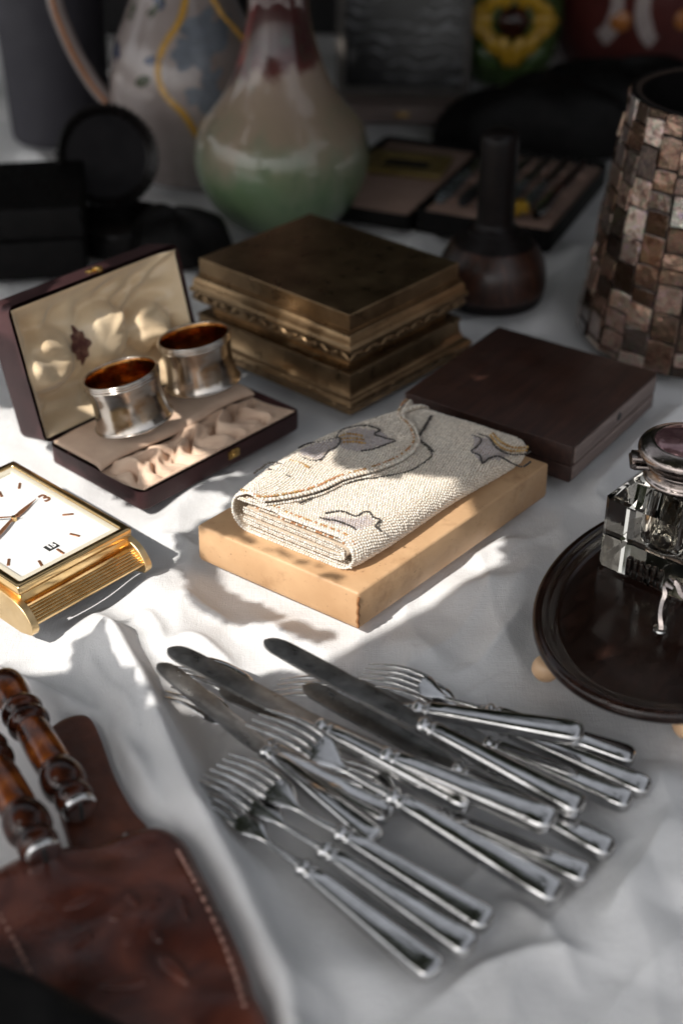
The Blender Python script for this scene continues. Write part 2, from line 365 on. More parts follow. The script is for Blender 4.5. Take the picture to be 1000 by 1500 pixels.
def vnoise(X, Y, sc, seed, ax=1.0, rot=0.0):
    r = np.random.RandomState(seed); T = r.rand(64, 64); c, s_ = math.cos(rot), math.sin(rot)
    x = (X * c + Y * s_) * sc; y = (-X * s_ + Y * c) * sc * ax; i, j = np.floor(x).astype(int), np.floor(y).astype(int); u, v = x - i, y - j
    u = u * u * (3 - 2 * u); v = v * v * (3 - 2 * v); q = lambda a, b: T[a % 64, b % 64]
    return (q(i, j) * (1 - u) + q(i + 1, j) * u) * (1 - v) + (q(i, j + 1) * (1 - u) + q(i + 1, j + 1) * u) * v
xs = np.concatenate([np.linspace(-1.3, -.34, 40)[:-1], np.arange(-.34, .36, .0016), np.linspace(.36, 1.3, 40)])
ys = np.concatenate([np.linspace(-.05, .34, 30)[:-1], np.arange(.34, 1.10, .0016), np.linspace(1.10, 1.6, 150)[1:], np.linspace(1.6, 2.6, 40)[1:]])
X, Y = np.meshgrid(xs, ys, indexing='ij')
WX, WY = X + .06 * (vnoise(X, Y, 9, 41) - .5) + .025 * (vnoise(X, Y, 21, 42) - .5), Y + .06 * (vnoise(X, Y, 9, 43) - .5) + .025 * (vnoise(X, Y, 21, 44) - .5)
RG = lambda sc, sd, ax, ro: 1 - np.sqrt((2 * vnoise(WX, WY, sc, sd, ax, ro) - 1) ** 2 + .004)
Z = -.0040 * (1 - RG(10, 21, .35, .9) ** 4) - .0022 * (1 - RG(22, 22, .35, -.7) ** 4) - .0018 * (1 - RG(19, 23, .3, .15) ** 5) - .0016 * vnoise(X, Y, 22, 1) - .0012 * vnoise(X, Y, 55, 2, .35, .6) - .0008 * vnoise(X, Y, 70, 3, .3, -.5)
F = []
# the long fold that runs down beside the leather case
F.append(fold(X, Y, pxl((120, 880), (165, 935), (205, 1010), (240, 1085), (275, 1170), (320, 1275), (375, 1400), (430, 1540)), .024, .012, .017, 1.5, (.16, .0)))
F.append(fold(X, Y, pxl((-30, 985), (40, 1005), (100, 1035), (160, 1095), (200, 1160), (225, 1230)), .015, .010, .012, 1.6, (.02, .2)))
F.append(fold(X, Y, pxl((175, 800), (225, 850), (262, 905), (300, 955), (340, 1000)), .008, .022, .018, 1.8, (.3, .4)))
F.append(fold(X, Y, pxl((215, 905), (250, 960), (262, 1010), (290, 1070)), .006, .015, .012, 1.6, (.3, .4)))
F.append(fold(X, Y, pxl((335, 925), (385, 905), (430, 925), (500, 955)), .005, .012, .010, 1.6, (.3, .3)))
F.append(fold(X, Y, pxl((560, 925), (610, 935), (640, 960), (650, 1000)), .006, .014, .016, 1.7, (.3, .4)))
F.append(fold(X, Y, pxl((640, 880), (690, 850), (760, 835), (800, 780)), .006, .012, .016, 1.6, (.3, .3)))
F.append(fold(X, Y, pxl((690, 960), (730, 920), (745, 870), (770, 820)), .005, .012, .012, 1.6, (.3, .3)))
F.append(fold(X, Y, pxl((850, 735), (895, 690), (945, 640), (1010, 590)), .009, .010, .014, 1.5, (.25, .1)))
F.append(fold(X, Y, pxl((180, 775), (240, 755), (290, 715), (340, 680)), .007, .012, .012, 1.6, (.3, .3)))
F.append(fold(X, Y, pxl((880, 1080), (920, 1180), (930, 1290), (900, 1420)), .007, .030, .022, 1.7, (.3, .2)))
F.append(fold(X, Y, pxl((960, 1100), (985, 1200), (1000, 1330)), .006, .025, .020, 1.7, (.3, .2)))
F.append(fold(X, Y, pxl((690, 1470), (790, 1410), (880, 1330), (980, 1300)), .005, .03, .03, 1.8, (.3, .2)))
F.append(fold(X, Y, pxl((420, 1500), (460, 1430), (520, 1420), (590, 1475)), .006, .022, .02, 1.7, (.25, .3)))
F.append(fold(X, Y, pxl((780, 480), (815, 430), (840, 380), (850, 340)), .010, .02, .02, 1.6, (.2, .2)))
F.append(fold(X, Y, pxl((545, 345), (600, 350), (640, 335)), .008, .02, .02, 1.6, (.2, .2)))
F.append(fold(X, Y, pxl((10, 60), (20, 110), (0, 180)), .03, .04, .05, 1.6, (.2, .2)))
F.append(fold(X, Y, pxl((30, 170), (60, 215), (40, 230)), .015, .03, .03, 1.6, (.2, .2)))
for pts, h in (([(238, 958), (280, 935), (330, 958), (352, 985)], .0040), ([(372, 915), (412, 922), (428, 950), (470, 962)], .0036), ([(262, 852), (300, 880), (345, 905)], .0040), ([(205, 880), (232, 915), (240, 960)], .0045),
               ([(560, 1005), (596, 968), (606, 935)], .0034), ([(640, 985), (700, 962), (752, 902), (775, 850)], .0036), ([(600, 1490), (700, 1412), (800, 1385), (900, 1400)], .0042), ([(880, 1350), (940, 1270), (990, 1180)], .0045),
               ([(120, 945), (150, 1000), (190, 1050), (215, 1120)], .0050), ([(730, 1290), (800, 1350), (860, 1450)], .0036), ([(860, 720), (900, 735), (930, 770)], .0030), ([(215, 780), (260, 775), (300, 800)], .0035), ([(690, 820), (720, 790), (780, 770)], .0034)):
    F.append(fold(X, Y, pxl(*pts), h, .0045, .0075, 1.4, (.3, .35)))
Z = Z + sum(F)
def flat(poly, pad=.012, z=0.0):
    """press the cloth down under something that stands on it"""
    global Z
    P = [tuple(p) for p in poly]; ins = np.zeros(X.shape, bool)
    for i in range(len(P)):
        a, b = P[i], P[(i + 1) % len(P)]
        if abs(b[1] - a[1]) < 1e-12: continue
        c = ((a[1] > Y) != (b[1] > Y)) & (X < (b[0] - a[0]) * (Y - a[1]) / (b[1] - a[1]) + a[0]); ins ^= c
    d, _, _ = seg_dist(X, Y, P + [P[0]]); d = np.where(ins, 0, d); w = np.clip(d / pad, 0, 1); w = w * w * (3 - 2 * w)
    Z = np.where(Z > -.0005, Z * w + (-.0005) * (1 - w), Z)
FLATS = []
def finish_cloth():
    for poly, pad in FLATS: flat(poly, pad)
    nx, ny = X.shape
    V = np.stack([X, Y, Z], -1).reshape(-1, 3)
    i = np.arange(nx - 1)[:, None] * ny + np.arange(ny - 1)[None, :]
    Q = np.stack([i, i + ny, i + ny + 1, i + 1], -1).reshape(-1, 4)
    me = bpy.data.meshes.new('tablecloth'); me.vertices.add(len(V)); me.vertices.foreach_set('co', V.ravel())
    me.loops.add(Q.size); me.loops.foreach_set('vertex_index', Q.ravel().astype(np.int32))
    me.polygons.add(len(Q)); me.polygons.foreach_set('loop_start', np.arange(0, Q.size, 4, dtype=np.int32)); me.update(); me.validate()
    o = mesh_obj('tablecloth', me, MT['linen'], None, 180); o['kind'] = 'structure'
def cloth_z(x, y):
    i = int(np.clip(np.searchsorted(xs, x), 0, len(xs) - 1)); j = int(np.clip(np.searchsorted(ys, y), 0, len(ys) - 1)); return float(Z[i, j])

# ================================================================ flat cardboard box and the beaded purse on it
def v2(p): return (p.x, p.y)
HB = .0255
bB, bL, bR = G(524, 923), G(291, 820), G(800, 727)
bK = bL + bR - bB
FLATS.append(([v2(p) for p in (bB, bR, bK, bL)], .010))
yb = thing('cardboard_box', 'flat tan cardboard box lying under the beaded purse', 'box', (bB + bK) / 2)
cc = (bB + bK) / 2
def inset(ps, d): return [p + (cc - p).normalized() * d for p in ps]
base = [bB, bR, bK, bL]
from_bm('tray', prism(inset(base, .0012), [p + Vector((0, 0, .006)) for p in inset(base, .0012)], .0006), MT['kraft'], yb, 40, cc)
lo = [p + Vector((0, 0, .0012)) for p in base]; hi = [p + Vector((0, 0, HB)) for p in inset(base, .0006)]
bm = prism(lo, hi, .0016, 3)
from_bm('lid', bm, MT['kraft'], yb, 50, cc)
# worn corner of the lid, a scuffed strip of bare board at the near edge
scuff = simple('bare_board', rgb(120, 78, 42), rgb(160, 110, 66), 300, (.8, .95))
e0 = bB + (cc - bB).normalized() * .0002
pth = [e0 + Vector((.0004 * math.sin(k * 2.1), -.0002, .002 + k * .0021)) for k in range(11)]
from_bm('worn_corner', tube(pth, [.0007 + .0005 * random.random() for _ in pth], 6, (1, 0, 0)), scuff, yb, 60, cc)

# --- purse: t runs along the long side (near -> far), v across from the flap fold to the body fold
pL, pN, pR = G(343, 770, HB), G(521, 842, HB), G(788, 665, HB)
AX_T = pR - pN; AX_V = pN - pL; P0 = pL
LT, LV = AX_T.length, AX_V.length
purse = thing('beaded_purse', 'cream seed-bead clutch purse with dark floral outlines lying on tan box', 'purse', P0)
def bow(t, v): return .17 * max(0, 1 - max(v, 0)) ** 2 * math.sin(math.pi * min(1, max(0, t))) ** .9     # the flap fold bows outwards
def tv(px, py, h=.016):
    d = G(px, py, HB + h) - P0
    a, b = AX_T, AX_V; det = a.x * b.y - a.y * b.x
    t_, v0 = (d.x * b.y - d.y * b.x) / det, (a.x * d.y - a.y * d.x) / det; v_ = v0
    for _ in range(12): v_ = v0 + bow(t_, v_)
    return (t_, v_)
def thick(t): return .0125 * (1 - t) ** 1.3 + .0130 + .0022 * math.sin(5 * t + .6) * t
def vmax(t):
    k = max(0, (t - .80) / .20); n = max(0, (.05 - t) / .05)
    return 1 - .14 * k ** 3 + .012 * math.sin(9 * t) - .015 * n * n
def pos(t, v, zf, lift=0):
    """zf is the fraction of the local thickness; thickness eases to zero round the far end"""
    th = thick(max(0, min(1, t))); k = max(0, (t - .93) / .07); th *= math.sqrt(max(.02, 1 - min(1, k) ** 2 * .9))
    p = P0 + AX_T * t + AX_V * (v - bow(t, v)); return Vector((p.x, p.y, HB + .0008 + th * zf + lift))
def flap_edge(t):
    pts = [tv(352, 742, .02), tv(385, 752, .018), tv(430, 744, .018), tv(470, 735, .016), tv(505, 716, .016), tv(550, 702, .015), tv(590, 680, .015), tv(612, 655, .014), tv(606, 630, .013), tv(590, 612, .013), tv(598, 590, .013), tv(603, 578, .012)]
    return pts
FE = spline([(a, b, 0) for a, b in flap_edge(0)], 8)
fe_t = np.array([p.x for p in FE]); fe_v = np.array([p.y for p in FE]); o_ = np.argsort(fe_t)
def fv(t): return float(np.interp(t, fe_t[o_], fe_v[o_]))
def prof(t):
    """outer profile as (v, zf) points: under the flap -> body top -> body fold -> bottom -> flap fold -> flap edge"""
    vm = vmax(t); th = thick(t) / LV; r = .5 * th * .86
    pts = []
    for k in range(24):
        v = .06 + (vm - r - .06) * k / 23; pts.append((v, .80 + .06 * math.sin(math.pi * v) - .05 * math.sin(3 * t + 4 * v) * (v > .4)))
    zt = pts[-1][1]
    for k in range(1, 12):
        a = math.pi / 2 - math.pi * k / 12; pts.append((vm - r + r * math.cos(a), zt / 2 + zt / 2 * math.sin(a)))
    for k in range(14): pts.append((vm - r - (vm - r - r) * k / 13, .0))
    for k in range(1, 12):
        a = -math.pi / 2 - math.pi * k / 12; pts.append((r + r * math.cos(a), .5 + .5 * math.sin(a)))
    fe = max(fv(t), r + .03)
    for k in range(14):
        q = k / 13; v = r + (fe - r) * q; pts.append((v, 1.06 - .04 * q + .03 * math.sin(6 * q + 5 * t)))
    return pts
NT = 90
PR = [prof(i / (NT - 1)) for i in range(NT)]
vv, ff = [], []; m_ = len(PR[0])
for i in range(NT):
    for (v, z) in PR[i]: vv.append(pos(i / (NT - 1), v, z))
for i in range(NT - 1):
    for j in range(m_ - 1): ff.append((i * m_ + j, i * m_ + j + 1, (i + 1) * m_ + j + 1, (i + 1) * m_ + j))
body = pyd('body', vv, ff, MT['purse_cloth'], purse, 180, P0)
sol = body.modifiers.new('thickness', 'SOLIDIFY'); sol.thickness = .0008; sol.offset = 0
# inner folded layers seen at the near end
vv, ff = [], []; ip = [(.10, .30), (.3, .27), (.6, .26), (.85, .27), (.905, .33), (.915, .42), (.885, .5), (.8, .52), (.5, .53), (.2, .55), (.10, .56)]
for i in range(30):
    t = .006 + .95 * i / 29
    for (v, z) in ip: vv.append(pos(t, v, z))
for i in range(29):
    for j in range(len(ip) - 1): ff.append((i * len(ip) + j, i * len(ip) + j + 1, (i + 1) * len(ip) + j + 1, (i + 1) * len(ip) + j))
inner = pyd('inner_layer', vv, ff, MT['purse_cloth'], purse, 180, P0); s_ = inner.modifiers.new('thickness', 'SOLIDIFY'); s_.thickness = .0015; s_.offset = 0
# bead template
def bead_template(nseg=6):
    v = [(0, 0, 1)]
    for a in (.87, -.0, -.87):
        rr = math.sqrt(1 - a * a) if abs(a) < .99 else 0
        for k in range(nseg): q = 2 * math.pi * (k + (.5 if a == 0 else 0)) / nseg; v.append((rr * math.cos(q), rr * math.sin(q), a * .92))
    v.append((0, 0, -.92)); f = []
    for k in range(nseg):
        n = (k + 1) % nseg; f.append((0, 1 + k, 1 + n))
        for b in (1, 1 + nseg): f += [(b + k, b + nseg + k, b + n), (b + n, b + nseg + k, b + nseg + n)]
        f.append((1 + 2 * nseg + k, 1 + 3 * nseg, 1 + 2 * nseg + n))
    return np.array(v), np.array(f)
BV, BF = bead_template()
def beads(name, P, R, C, parent, origin, kind=True):
    P = np.array([tuple(p) for p in P]) - np.array(origin); R = np.array(R)[:, None, None]; n = len(P)
    V = (BV[None] * R + P[:, None]).reshape(-1, 3); Fq = (BF[None] + (np.arange(n) * len(BV))[:, None, None]).reshape(-1, 3)
    me = bpy.data.meshes.new(name); me.vertices.add(len(V)); me.vertices.foreach_set('co', V.ravel())
    me.loops.add(Fq.size); me.loops.foreach_set('vertex_index', Fq.ravel().astype(np.int32)); me.polygons.add(len(Fq))
    me.polygons.foreach_set('loop_start', np.arange(0, Fq.size, 3, dtype=np.int32)); me.update(); me.validate()
    at = me.color_attributes.new('bead_colour', 'FLOAT_COLOR', 'POINT')
    cc_ = np.repeat(np.concatenate([np.array(C), np.ones((n, 1))], 1), len(BV), 0); at.data.foreach_set('color', cc_.ravel())
    o = mesh_obj(name, me, MT['bead'], parent, 180)
    if kind: o['kind'] = 'stuff'
    return o
CREAM, WARM, GREY, DARK, GOLDB, RUST = (.80, .74, .65), (.70, .60, .50), (.50, .45, .45), (.030, .024, .021), (.42, .23, .06), (.45, .20, .08)
# painted-in-beads pattern, read off in purse coordinates (top of the body and flap)
def tvs(pp, h=.016): return np.array([tv(a, b, h) for a, b in pp])
def crv(pp, h=.016): return np.array([tv(p.x, p.y, h) for p in spline([(a, b, 0) for a, b in pp], 6)])
flap_out = [crv(q, .017) for q in (
    [(438, 668), (452, 660), (478, 654), (498, 648), (494, 662), (480, 672), (470, 686), (452, 688), (436, 680)],
    [(492, 648), (500, 634), (520, 626), (540, 624), (556, 630), (548, 638), (566, 644), (578, 648), (562, 656), (546, 664), (530, 668)],
    [(372, 712), (385, 700), (402, 694), (418, 700), (410, 708), (394, 712)], [(395, 705), (412, 712), (424, 716)])]
flap_gold = [crv(q, .017) for q in ([(498, 645), (512, 640), (530, 642)], [(500, 650), (515, 647), (532, 649)], [(504, 655), (520, 653), (534, 655)], [(425, 690), (440, 694), (452, 700)])]
flap_petal = [tvs(q, .017) for q in ([(440, 668), (496, 650), (494, 662), (470, 686), (440, 680)], [(494, 648), (520, 627), (556, 630), (576, 648), (530, 668), (500, 664)])]
body_out = [crv(q, .013) for q in (
    [(692, 636), (704, 642), (700, 652), (690, 662), (702, 668), (706, 680), (716, 672), (730, 668), (748, 678), (764, 684), (776, 676)],
    [(700, 634), (716, 640), (726, 654), (744, 664), (766, 664), (776, 660)],
    [(478, 772), (500, 768), (520, 776), (530, 770), (540, 768), (546, 776), (556, 780), (550, 790), (558, 798)], [(470, 780), (500, 786), (520, 796)])]
body_gold = [crv(q, .013) for q in ([(718, 636), (728, 650), (746, 659), (770, 658)], [(722, 633), (734, 646), (752, 654), (772, 653)])]
body_petal = [tvs(q, .013) for q in ([(694, 638), (720, 640), (744, 662), (774, 664), (774, 680), (748, 676), (716, 670), (704, 678), (692, 662)], [(478, 774), (520, 778), (540, 770), (554, 792), (520, 794), (470, 782)])]
def near_curve(pt, cs):
    b = 1e9
    for c in cs: b = min(b, float(np.min(np.hypot((c[:, 0] - pt[0]) * LT, (c[:, 1] - pt[1]) * LV))))
    return b
def inpoly(pt, polys):
    for P in polys:
        c = False; n = len(P)
        for i in range(n):
            a, b = P[i], P[(i + 1) % n]
            if (a[1] > pt[1]) != (b[1] > pt[1]) and pt[0] < (b[0] - a[0]) * (pt[1] - a[1]) / (b[1] - a[1]) + a[0]: c = not c
        if c: return True
    return False
BP, BR, BC = [], [], []
PITCHB = .00178
rows = int(LT / PITCHB)
for i in range(rows + 1):
    t = i / rows; pr = [pos(t, v, z) for v, z in prof(t)]; tvp = prof(t)
    L = np.cumsum([0] + [(pr[k + 1] - pr[k]).length for k in range(len(pr) - 1)]); n = int(L[-1] / PITCHB)
    idx = np.arange(len(pr)); th_c = pos(t, .5, .5)
    for j in range(n):
        s = (j + (.5 if i % 2 else 0)) / n * L[-1]; f = float(np.interp(s, L, idx)); k = min(int(f), len(pr) - 2); q = f - k
        if 36 < f < 45: continue          # the underside rests on the box
        p = pr[k].lerp(pr[k + 1], q); v = tvp[k][0] * (1 - q) + tvp[k + 1][0] * q
        isflap = f > 58; top_body = f < 24
        if top_body and v < fv(t) - .06: continue
        tg = (pr[k + 1] - pr[k]).normalized(); nrm = AX_T.normalized().cross(tg)
        if (p + nrm * .001 - th_c).dot(nrm) < 0: nrm = -nrm
        if isflap or top_body: nrm = Vector((0, 0, 1)) if nrm.z < .2 else nrm
        c = CREAM; jit = .82 + .3 * random.random()
        tone = vnoise(np.array(t * LT), np.array(v * LV), 45, 9)
        if isflap:
            if inpoly((t, v), flap_petal): c = GREY
        elif top_body:
            if inpoly((t, v), body_petal): c = GREY
        if c is CREAM: c = tuple(a * (1 - .45 * tone) + b * .45 * tone for a, b in zip(CREAM, WARM))
        BP.append(p + nrm * .0003 + Vector((random.gauss(0, .00012), random.gauss(0, .00012), random.gauss(0, .0001)))); BR.append(.00094 * random.uniform(.88, 1.08)); BC.append(tuple(x * jit for x in c))
beads('seed_beads', BP, BR, BC, purse, P0)
def bead_line(name, pts, r, cols, step=None, lift=0, kind=True):
    pts = [Vector(p) for p in pts]; L = np.cumsum([0] + [(pts[k + 1] - pts[k]).length for k in range(len(pts) - 1)]); n = max(2, int(L[-1] / (step or r * 1.95)))
    P, R, C = [], [], []
    for j in range(n + 1):
        f = float(np.interp(j / n * L[-1], L, np.arange(len(pts)))); k = min(int(f), len(pts) - 2); p = pts[k].lerp(pts[k + 1], f - k)
        P.append(p + Vector((random.gauss(0, .0001), random.gauss(0, .0001), lift))); R.append(r * random.uniform(.9, 1.1)); jit = random.uniform(.8, 1.1); C.append(tuple(x * jit for x in random.choice(cols)))
    return P, R, C
def multi(name, lines):
    P, R, C = [], [], []
    for a in lines:
        p, r, c = bead_line(name, *a); P += p; R += r; C += c
    return beads(name, P, R, C, purse, P0)
def flap_z(t, off=0.0, lift=.0012): return pos(t, max(fv(t) + off, .02), .98, lift)
# the flap edge follows the sampled curve itself so that its S-bend at the far end is kept
fe_pts = [pos(min(max(p.x, 0), 1.0), p.y, 1.02, .0008) for p in FE]
fe_in = [pos(min(max(p.x, 0), 1.0), p.y - .035, 1.04, .0009) for p in FE]
fe_lo = [pos(min(max(p.x, 0), 1.0), p.y + .010, .92, .0002) for p in FE]
multi('flap_edge_beads', [(fe_pts, .00125, [CREAM, CREAM, WARM]), (fe_in, .00095, [GOLDB, RUST, WARM]), (fe_lo, .0009, [CREAM, WARM])])
stem = [tv(a, b, .0145) for a, b in ((630, 606), (620, 625), (612, 642), (626, 656), (632, 668), (618, 684), (596, 698), (560, 708), (520, 716), (480, 732), (440, 755))]
st = [pos(p.x, p.y, .86, .0013) for p in spline([(a, b, 0) for a, b in stem], 8)]
multi('stem_beads', [(st, .00085, [DARK, DARK, (.06, .05, .02)]), ([p + Vector((.0009, .0008, 0)) for p in st[:30]], .00085, [DARK])])
def CLT(c): return [(min(max(a, .03), .972), max(b, .035)) for a, b in c]
OUTB = [([pos(a, b, 1.04, .0010) for a, b in CLT(c)], .00078, [DARK]) for c in flap_out] + [([pos(a, b, .86, .0011) for a, b in CLT(c)], .00080, [DARK]) for c in body_out]
multi('outline_beads', OUTB)
multi('gold_beads', [([pos(a, b, 1.04, .0011) for a, b in CLT(c)], .00098, [GOLDB, GOLDB, (.55, .36, .14)]) for c in flap_gold] + [([pos(a, b, .86, .0012) for a, b in CLT(c)], .00098, [GOLDB, (.55, .36, .14)]) for c in body_gold])
far = [pos(1.0, v, .5, .0005) for v in np.linspace(.42, .84, 30)]; far2 = [pos(.985, v, .84, .0010) for v in np.linspace(.42, .83, 30)]
multi('far_edge_beads', [(far2, .0010, [GOLDB, WARM, WARM]), (far, .0010, [CREAM, WARM]), ([pos(.995, v, .75, .0008) for v in np.linspace(.42, .84, 30)], .0009, [CREAM])])
# bead edging of the folded layers at the near end
def end_path(pp, t, sc=1, dz=0): return [pos(t, v, z, dz) for v, z in pp]
pr0 = prof(0.0)
lines = []
for t, cols in ((-.004, [CREAM]), (.004, [CREAM, WARM])):
    lines.append((end_path(pr0[:58], t), .00085, cols)); lines.append((end_path(pr0[46:], t), .00085, cols))
for dz in (-.0016, .0016): lines.append((end_path(ip, -.002, 1, dz), .0008, [CREAM, WARM]))
lines.append((end_path(ip, -.004), .0008, [CREAM]))
lines.append((end_path([(v, z) for v, z in pr0[2:34]], .018, 1, .0010), .0009, [RUST, GOLDB, WARM]))
lines.append((end_path([(v, z * .82 + .06) for v, z in pr0[4:30]], -.003), .0008, [CREAM, WARM, RUST]))
lines.append((end_path([(v * .97 + .01, .12) for v, z in pr0[2:30]], -.003), .0008, [CREAM]))
lines.append((end_path([(v * .95 + .02, .9) for v, z in pr0[60:]], -.003), .0008, [CREAM]))
multi('near_edge_beads', lines)
# ================================================================ gilt bronze casket
def rect_loft(prof, A, B, name, m, parent, M4, cap_top=False, cap_bot=False, smooth=35):
    """mouldings: prof (offset, z) swept round the rectangle A x B (half sizes), local frame M4"""
    bm = bmesh.new(); rings = []
    for d, z in prof:
        a, b = A + d, B + d; rings.append([bm.verts.new((x, y, z)) for x, y in ((a, b), (-a, b), (-a, -b), (a, -b))])
    for R0, R1 in zip(rings, rings[1:]):
        for i in range(4): bm.faces.new((R0[i], R0[(i + 1) % 4], R1[(i + 1) % 4], R1[i]))
    if cap_top: bm.faces.new(rings[-1])
    if cap_bot: bm.faces.new(rings[0][::-1])
    return from_bm(name, bm, m, parent, smooth)
HC = .074
kB, kL, kR = G(512, 462, HC), G(288, 379, HC), G(672, 385, HC)
kx = (kR - kB); ky = (kL - kB); kx.z = ky.z = 0
ky = ky - kx.normalized() * ky.dot(kx.normalized())
KA, KB_ = kx.length / 2, ky.length / 2
kc = kB + kx / 2 + ky / 2; kc.z = 0
km = basis(kc, kx, ky, (0, 0, 1))
cask = thing('bronze_casket', 'square gilt bronze casket with stepped mouldings and carved leaf borders', 'box', mat4=km)
T = HC
def cove(d0, z0, d1, z1, n=6, bulge=.0):
    return [(d0 + (d1 - d0) * (1 - math.cos(math.pi / 2 * k / n)) + bulge * math.sin(math.pi * k / n), z0 + (z1 - z0) * math.sin(math.pi / 2 * k / n)) for k in range(n + 1)]
lidp = [(-.0075, .0395), (.0035, .0395), (.0045, .0405), (.0045, .0425), (.003, .0435), (.0035, .0460), (.0055, .0470), (.0062, .0490), (.0058, .0505), (.0045, .0515)] + cove(.0042, .0520, .0008, .0595, 6)[::1] + [(.0016, .0602), (.0016, .0612), (.0, .0618), (.0, T - .0006), (-.0006, T)]
lid_o = rect_loft(lidp, KA, KB_, 'lid', MT['bronze'], cask, km, True, True)
neckp = [(-.0065, .0300), (-.0065, .0396)]
rect_loft(neckp, KA, KB_, 'neck', MT['bronze'], cask, km)
basep = [(.0065, 0), (.0085, .0006), (.0090, .0030), (.0080, .0040), (.0092, .0055), (.0095, .0075), (.0085, .0095), (.0070, .0105)] + [(.0070 - .0055 * math.sin(math.pi / 2 * k / 8), .0110 + .0150 * (1 - math.cos(math.pi / 2 * k / 8))) for k in range(9)] + [(.0024, .0265), (.0026, .0285), (.0010, .0296), (-.0075, .0300)]
base_o = rect_loft(basep, KA, KB_, 'base', MT['bronze'], cask, km, True, True)
def leaf_mesh(L, Hh, D):
    bm = lathe([(0, -1), (.5, -.8), (.9, -.3), (1, .1), (.75, .6), (.35, .9), (0, 1)], 8)
    xf(bm, Matrix.Diagonal((L / 2, D, Hh / 2, 1))); bmesh.ops.recalc_face_normals(bm, faces=bm.faces)
    me = bpy.data.meshes.new('carved_leaf'); bm.to_mesh(me); bm.free(); me.materials.append(MT['bronze'])
    me.polygons.foreach_set('use_smooth', [True] * len(me.polygons)); return me
def leaf_row(parent, me, n, off, z, lean=.2):
    for side in range(4):
        half = (KB_, KA, KB_, KA)[side] + off; along = (KA, KB_, KA, KB_)[side] + off
        for k in range(n):
            u = -along + (k + .5) * 2 * along / n
            o = bpy.data.objects.new('carved_leaf', me); COL.objects.link(o); o.parent = parent
            a = side * math.pi / 2; p = Matrix.Rotation(a, 4, 'Z') @ Vector((u, -half, z))
            o.location = p; o.rotation_euler = (0, random.uniform(-.15, .15) + (.45 if k % 2 else -.45), a); s = random.uniform(.85, 1.12); o.scale = (s, 1, s)
leaf_row(lid_o, leaf_mesh(.0105, .0040, .0008), 16, .0050, .0440)
leaf_row(base_o, leaf_mesh(.0115, .0044, .0009), 15, .0088, .0062)
FLATS.append(([v2(km @ Vector((s * (KA + .009), q * (KB_ + .009), 0))) for s, q in ((1, 1), (-1, 1), (-1, -1), (1, -1))], .015))

# ================================================================ dark walnut box
HW = .028
wN, wR, wK = G(838, 655, HW), G(962, 545, HW), G(735, 474, HW)
wL = wN + wK - wR
ax, ay = (wR - wN), (wL - wN); ay = ay - ax.normalized() * ay.dot(ax.normalized())
wm = basis(Vector((wN.x, wN.y, 0)), ax, ay, (0, 0, 1)); WA, WB = ax.length, ay.length
wal = thing('walnut_box', 'flat dark walnut wooden box with a worn pale edge beside the purse', 'box', mat4=wm)
FLATS.append(([v2(wm @ Vector(q)) for q in ((0, 0, 0), (WA, 0, 0), (WA, WB, 0), (0, WB, 0))], .012))
from_bm('base', bx(.0004, WA - .0004, .0004, WB - .0004, 0, .0125, .0006), MT['walnut'], wal)
wl_ = from_bm('lid', bx(0, WA, 0, WB, .0131, HW, .0007), MT['walnut'], wal)
# the near end shows pale end-grain boards on lid and base
from_bm('end_board', bx(.003, WA - .003, -.0012, .0002, .0140, HW - .0018, .0004), MT['walnut_edge'], wl_)
from_bm('end_board', bx(.003, WA - .003, -.0008, .0008, .0015, .0118, .0004), MT['walnut_edge'], wal)
from_bm('latch_hole', xf(lathe([(0, -.0004), (.0028, -.0004), (.0032, 0), (.0028, .0004), (0, .0004)], 20), Matrix.Translation((WA * .52, -.0013, .0205)) @ Matrix.Rotation(math.pi / 2, 4, 'X')), MT['ink'], wl_)

# ================================================================ open ring case with two napkin rings
HJ = .0145
jN, jL, jR = G(208, 724, HJ), G(66, 652, HJ), G(441, 602, HJ)
jx = jR - jN; jy = jL - jN; jy = jy - jx.normalized() * jy.dot(jx.normalized())
JA, JB = jx.length, jy.length
jm = basis(Vector((jN.x, jN.y, 0)), jx, jy, (0, 0, 1))       # x along the front edge, y towards the hinge
case = thing('ring_case', 'open maroon presentation case lined in cream satin holding two napkin rings', 'case', mat4=jm)
FLATS.append(([v2(jm @ Vector(q)) for q in ((-.01, -.004, 0), (JA + .004, -.004, 0), (JA + .004, JB + .05, 0), (-.03, JB + .05, 0))], .012))
def shell(x0, x1, y0, y1, z0, z1, w, bev=.003):
    bm = bx(x0, x1, y0, y1, z0, z1, 0)
    bmesh.ops.bevel(bm, geom=[e for e in bm.edges if abs(e.verts[0].co.z - e.verts[1].co.z) > 1e-4], offset=.006, segments=4, affect='EDGES', profile=.5)
    top = [f for f in bm.faces if f.normal.z > .9][0]
    r = bmesh.ops.inset_region(bm, faces=[top], thickness=w, use_even_offset=True)
    bmesh.ops.translate(bm, verts=list(top.verts), vec=(0, 0, -(z1 - z0 - w)))
    bmesh.ops.bevel(bm, geom=[e for e in bm.edges if abs(e.verts[0].co.z - z0) < 1e-6 and abs(e.verts[1].co.z - z0) < 1e-6], offset=min(bev, (z1 - z0) * .3), segments=3, affect='EDGES', profile=.5)
    return bm
jb = from_bm('base', shell(0, JA, 0, JB, 0, HJ, .0022, .0025), MT['maroon'], case, 35)
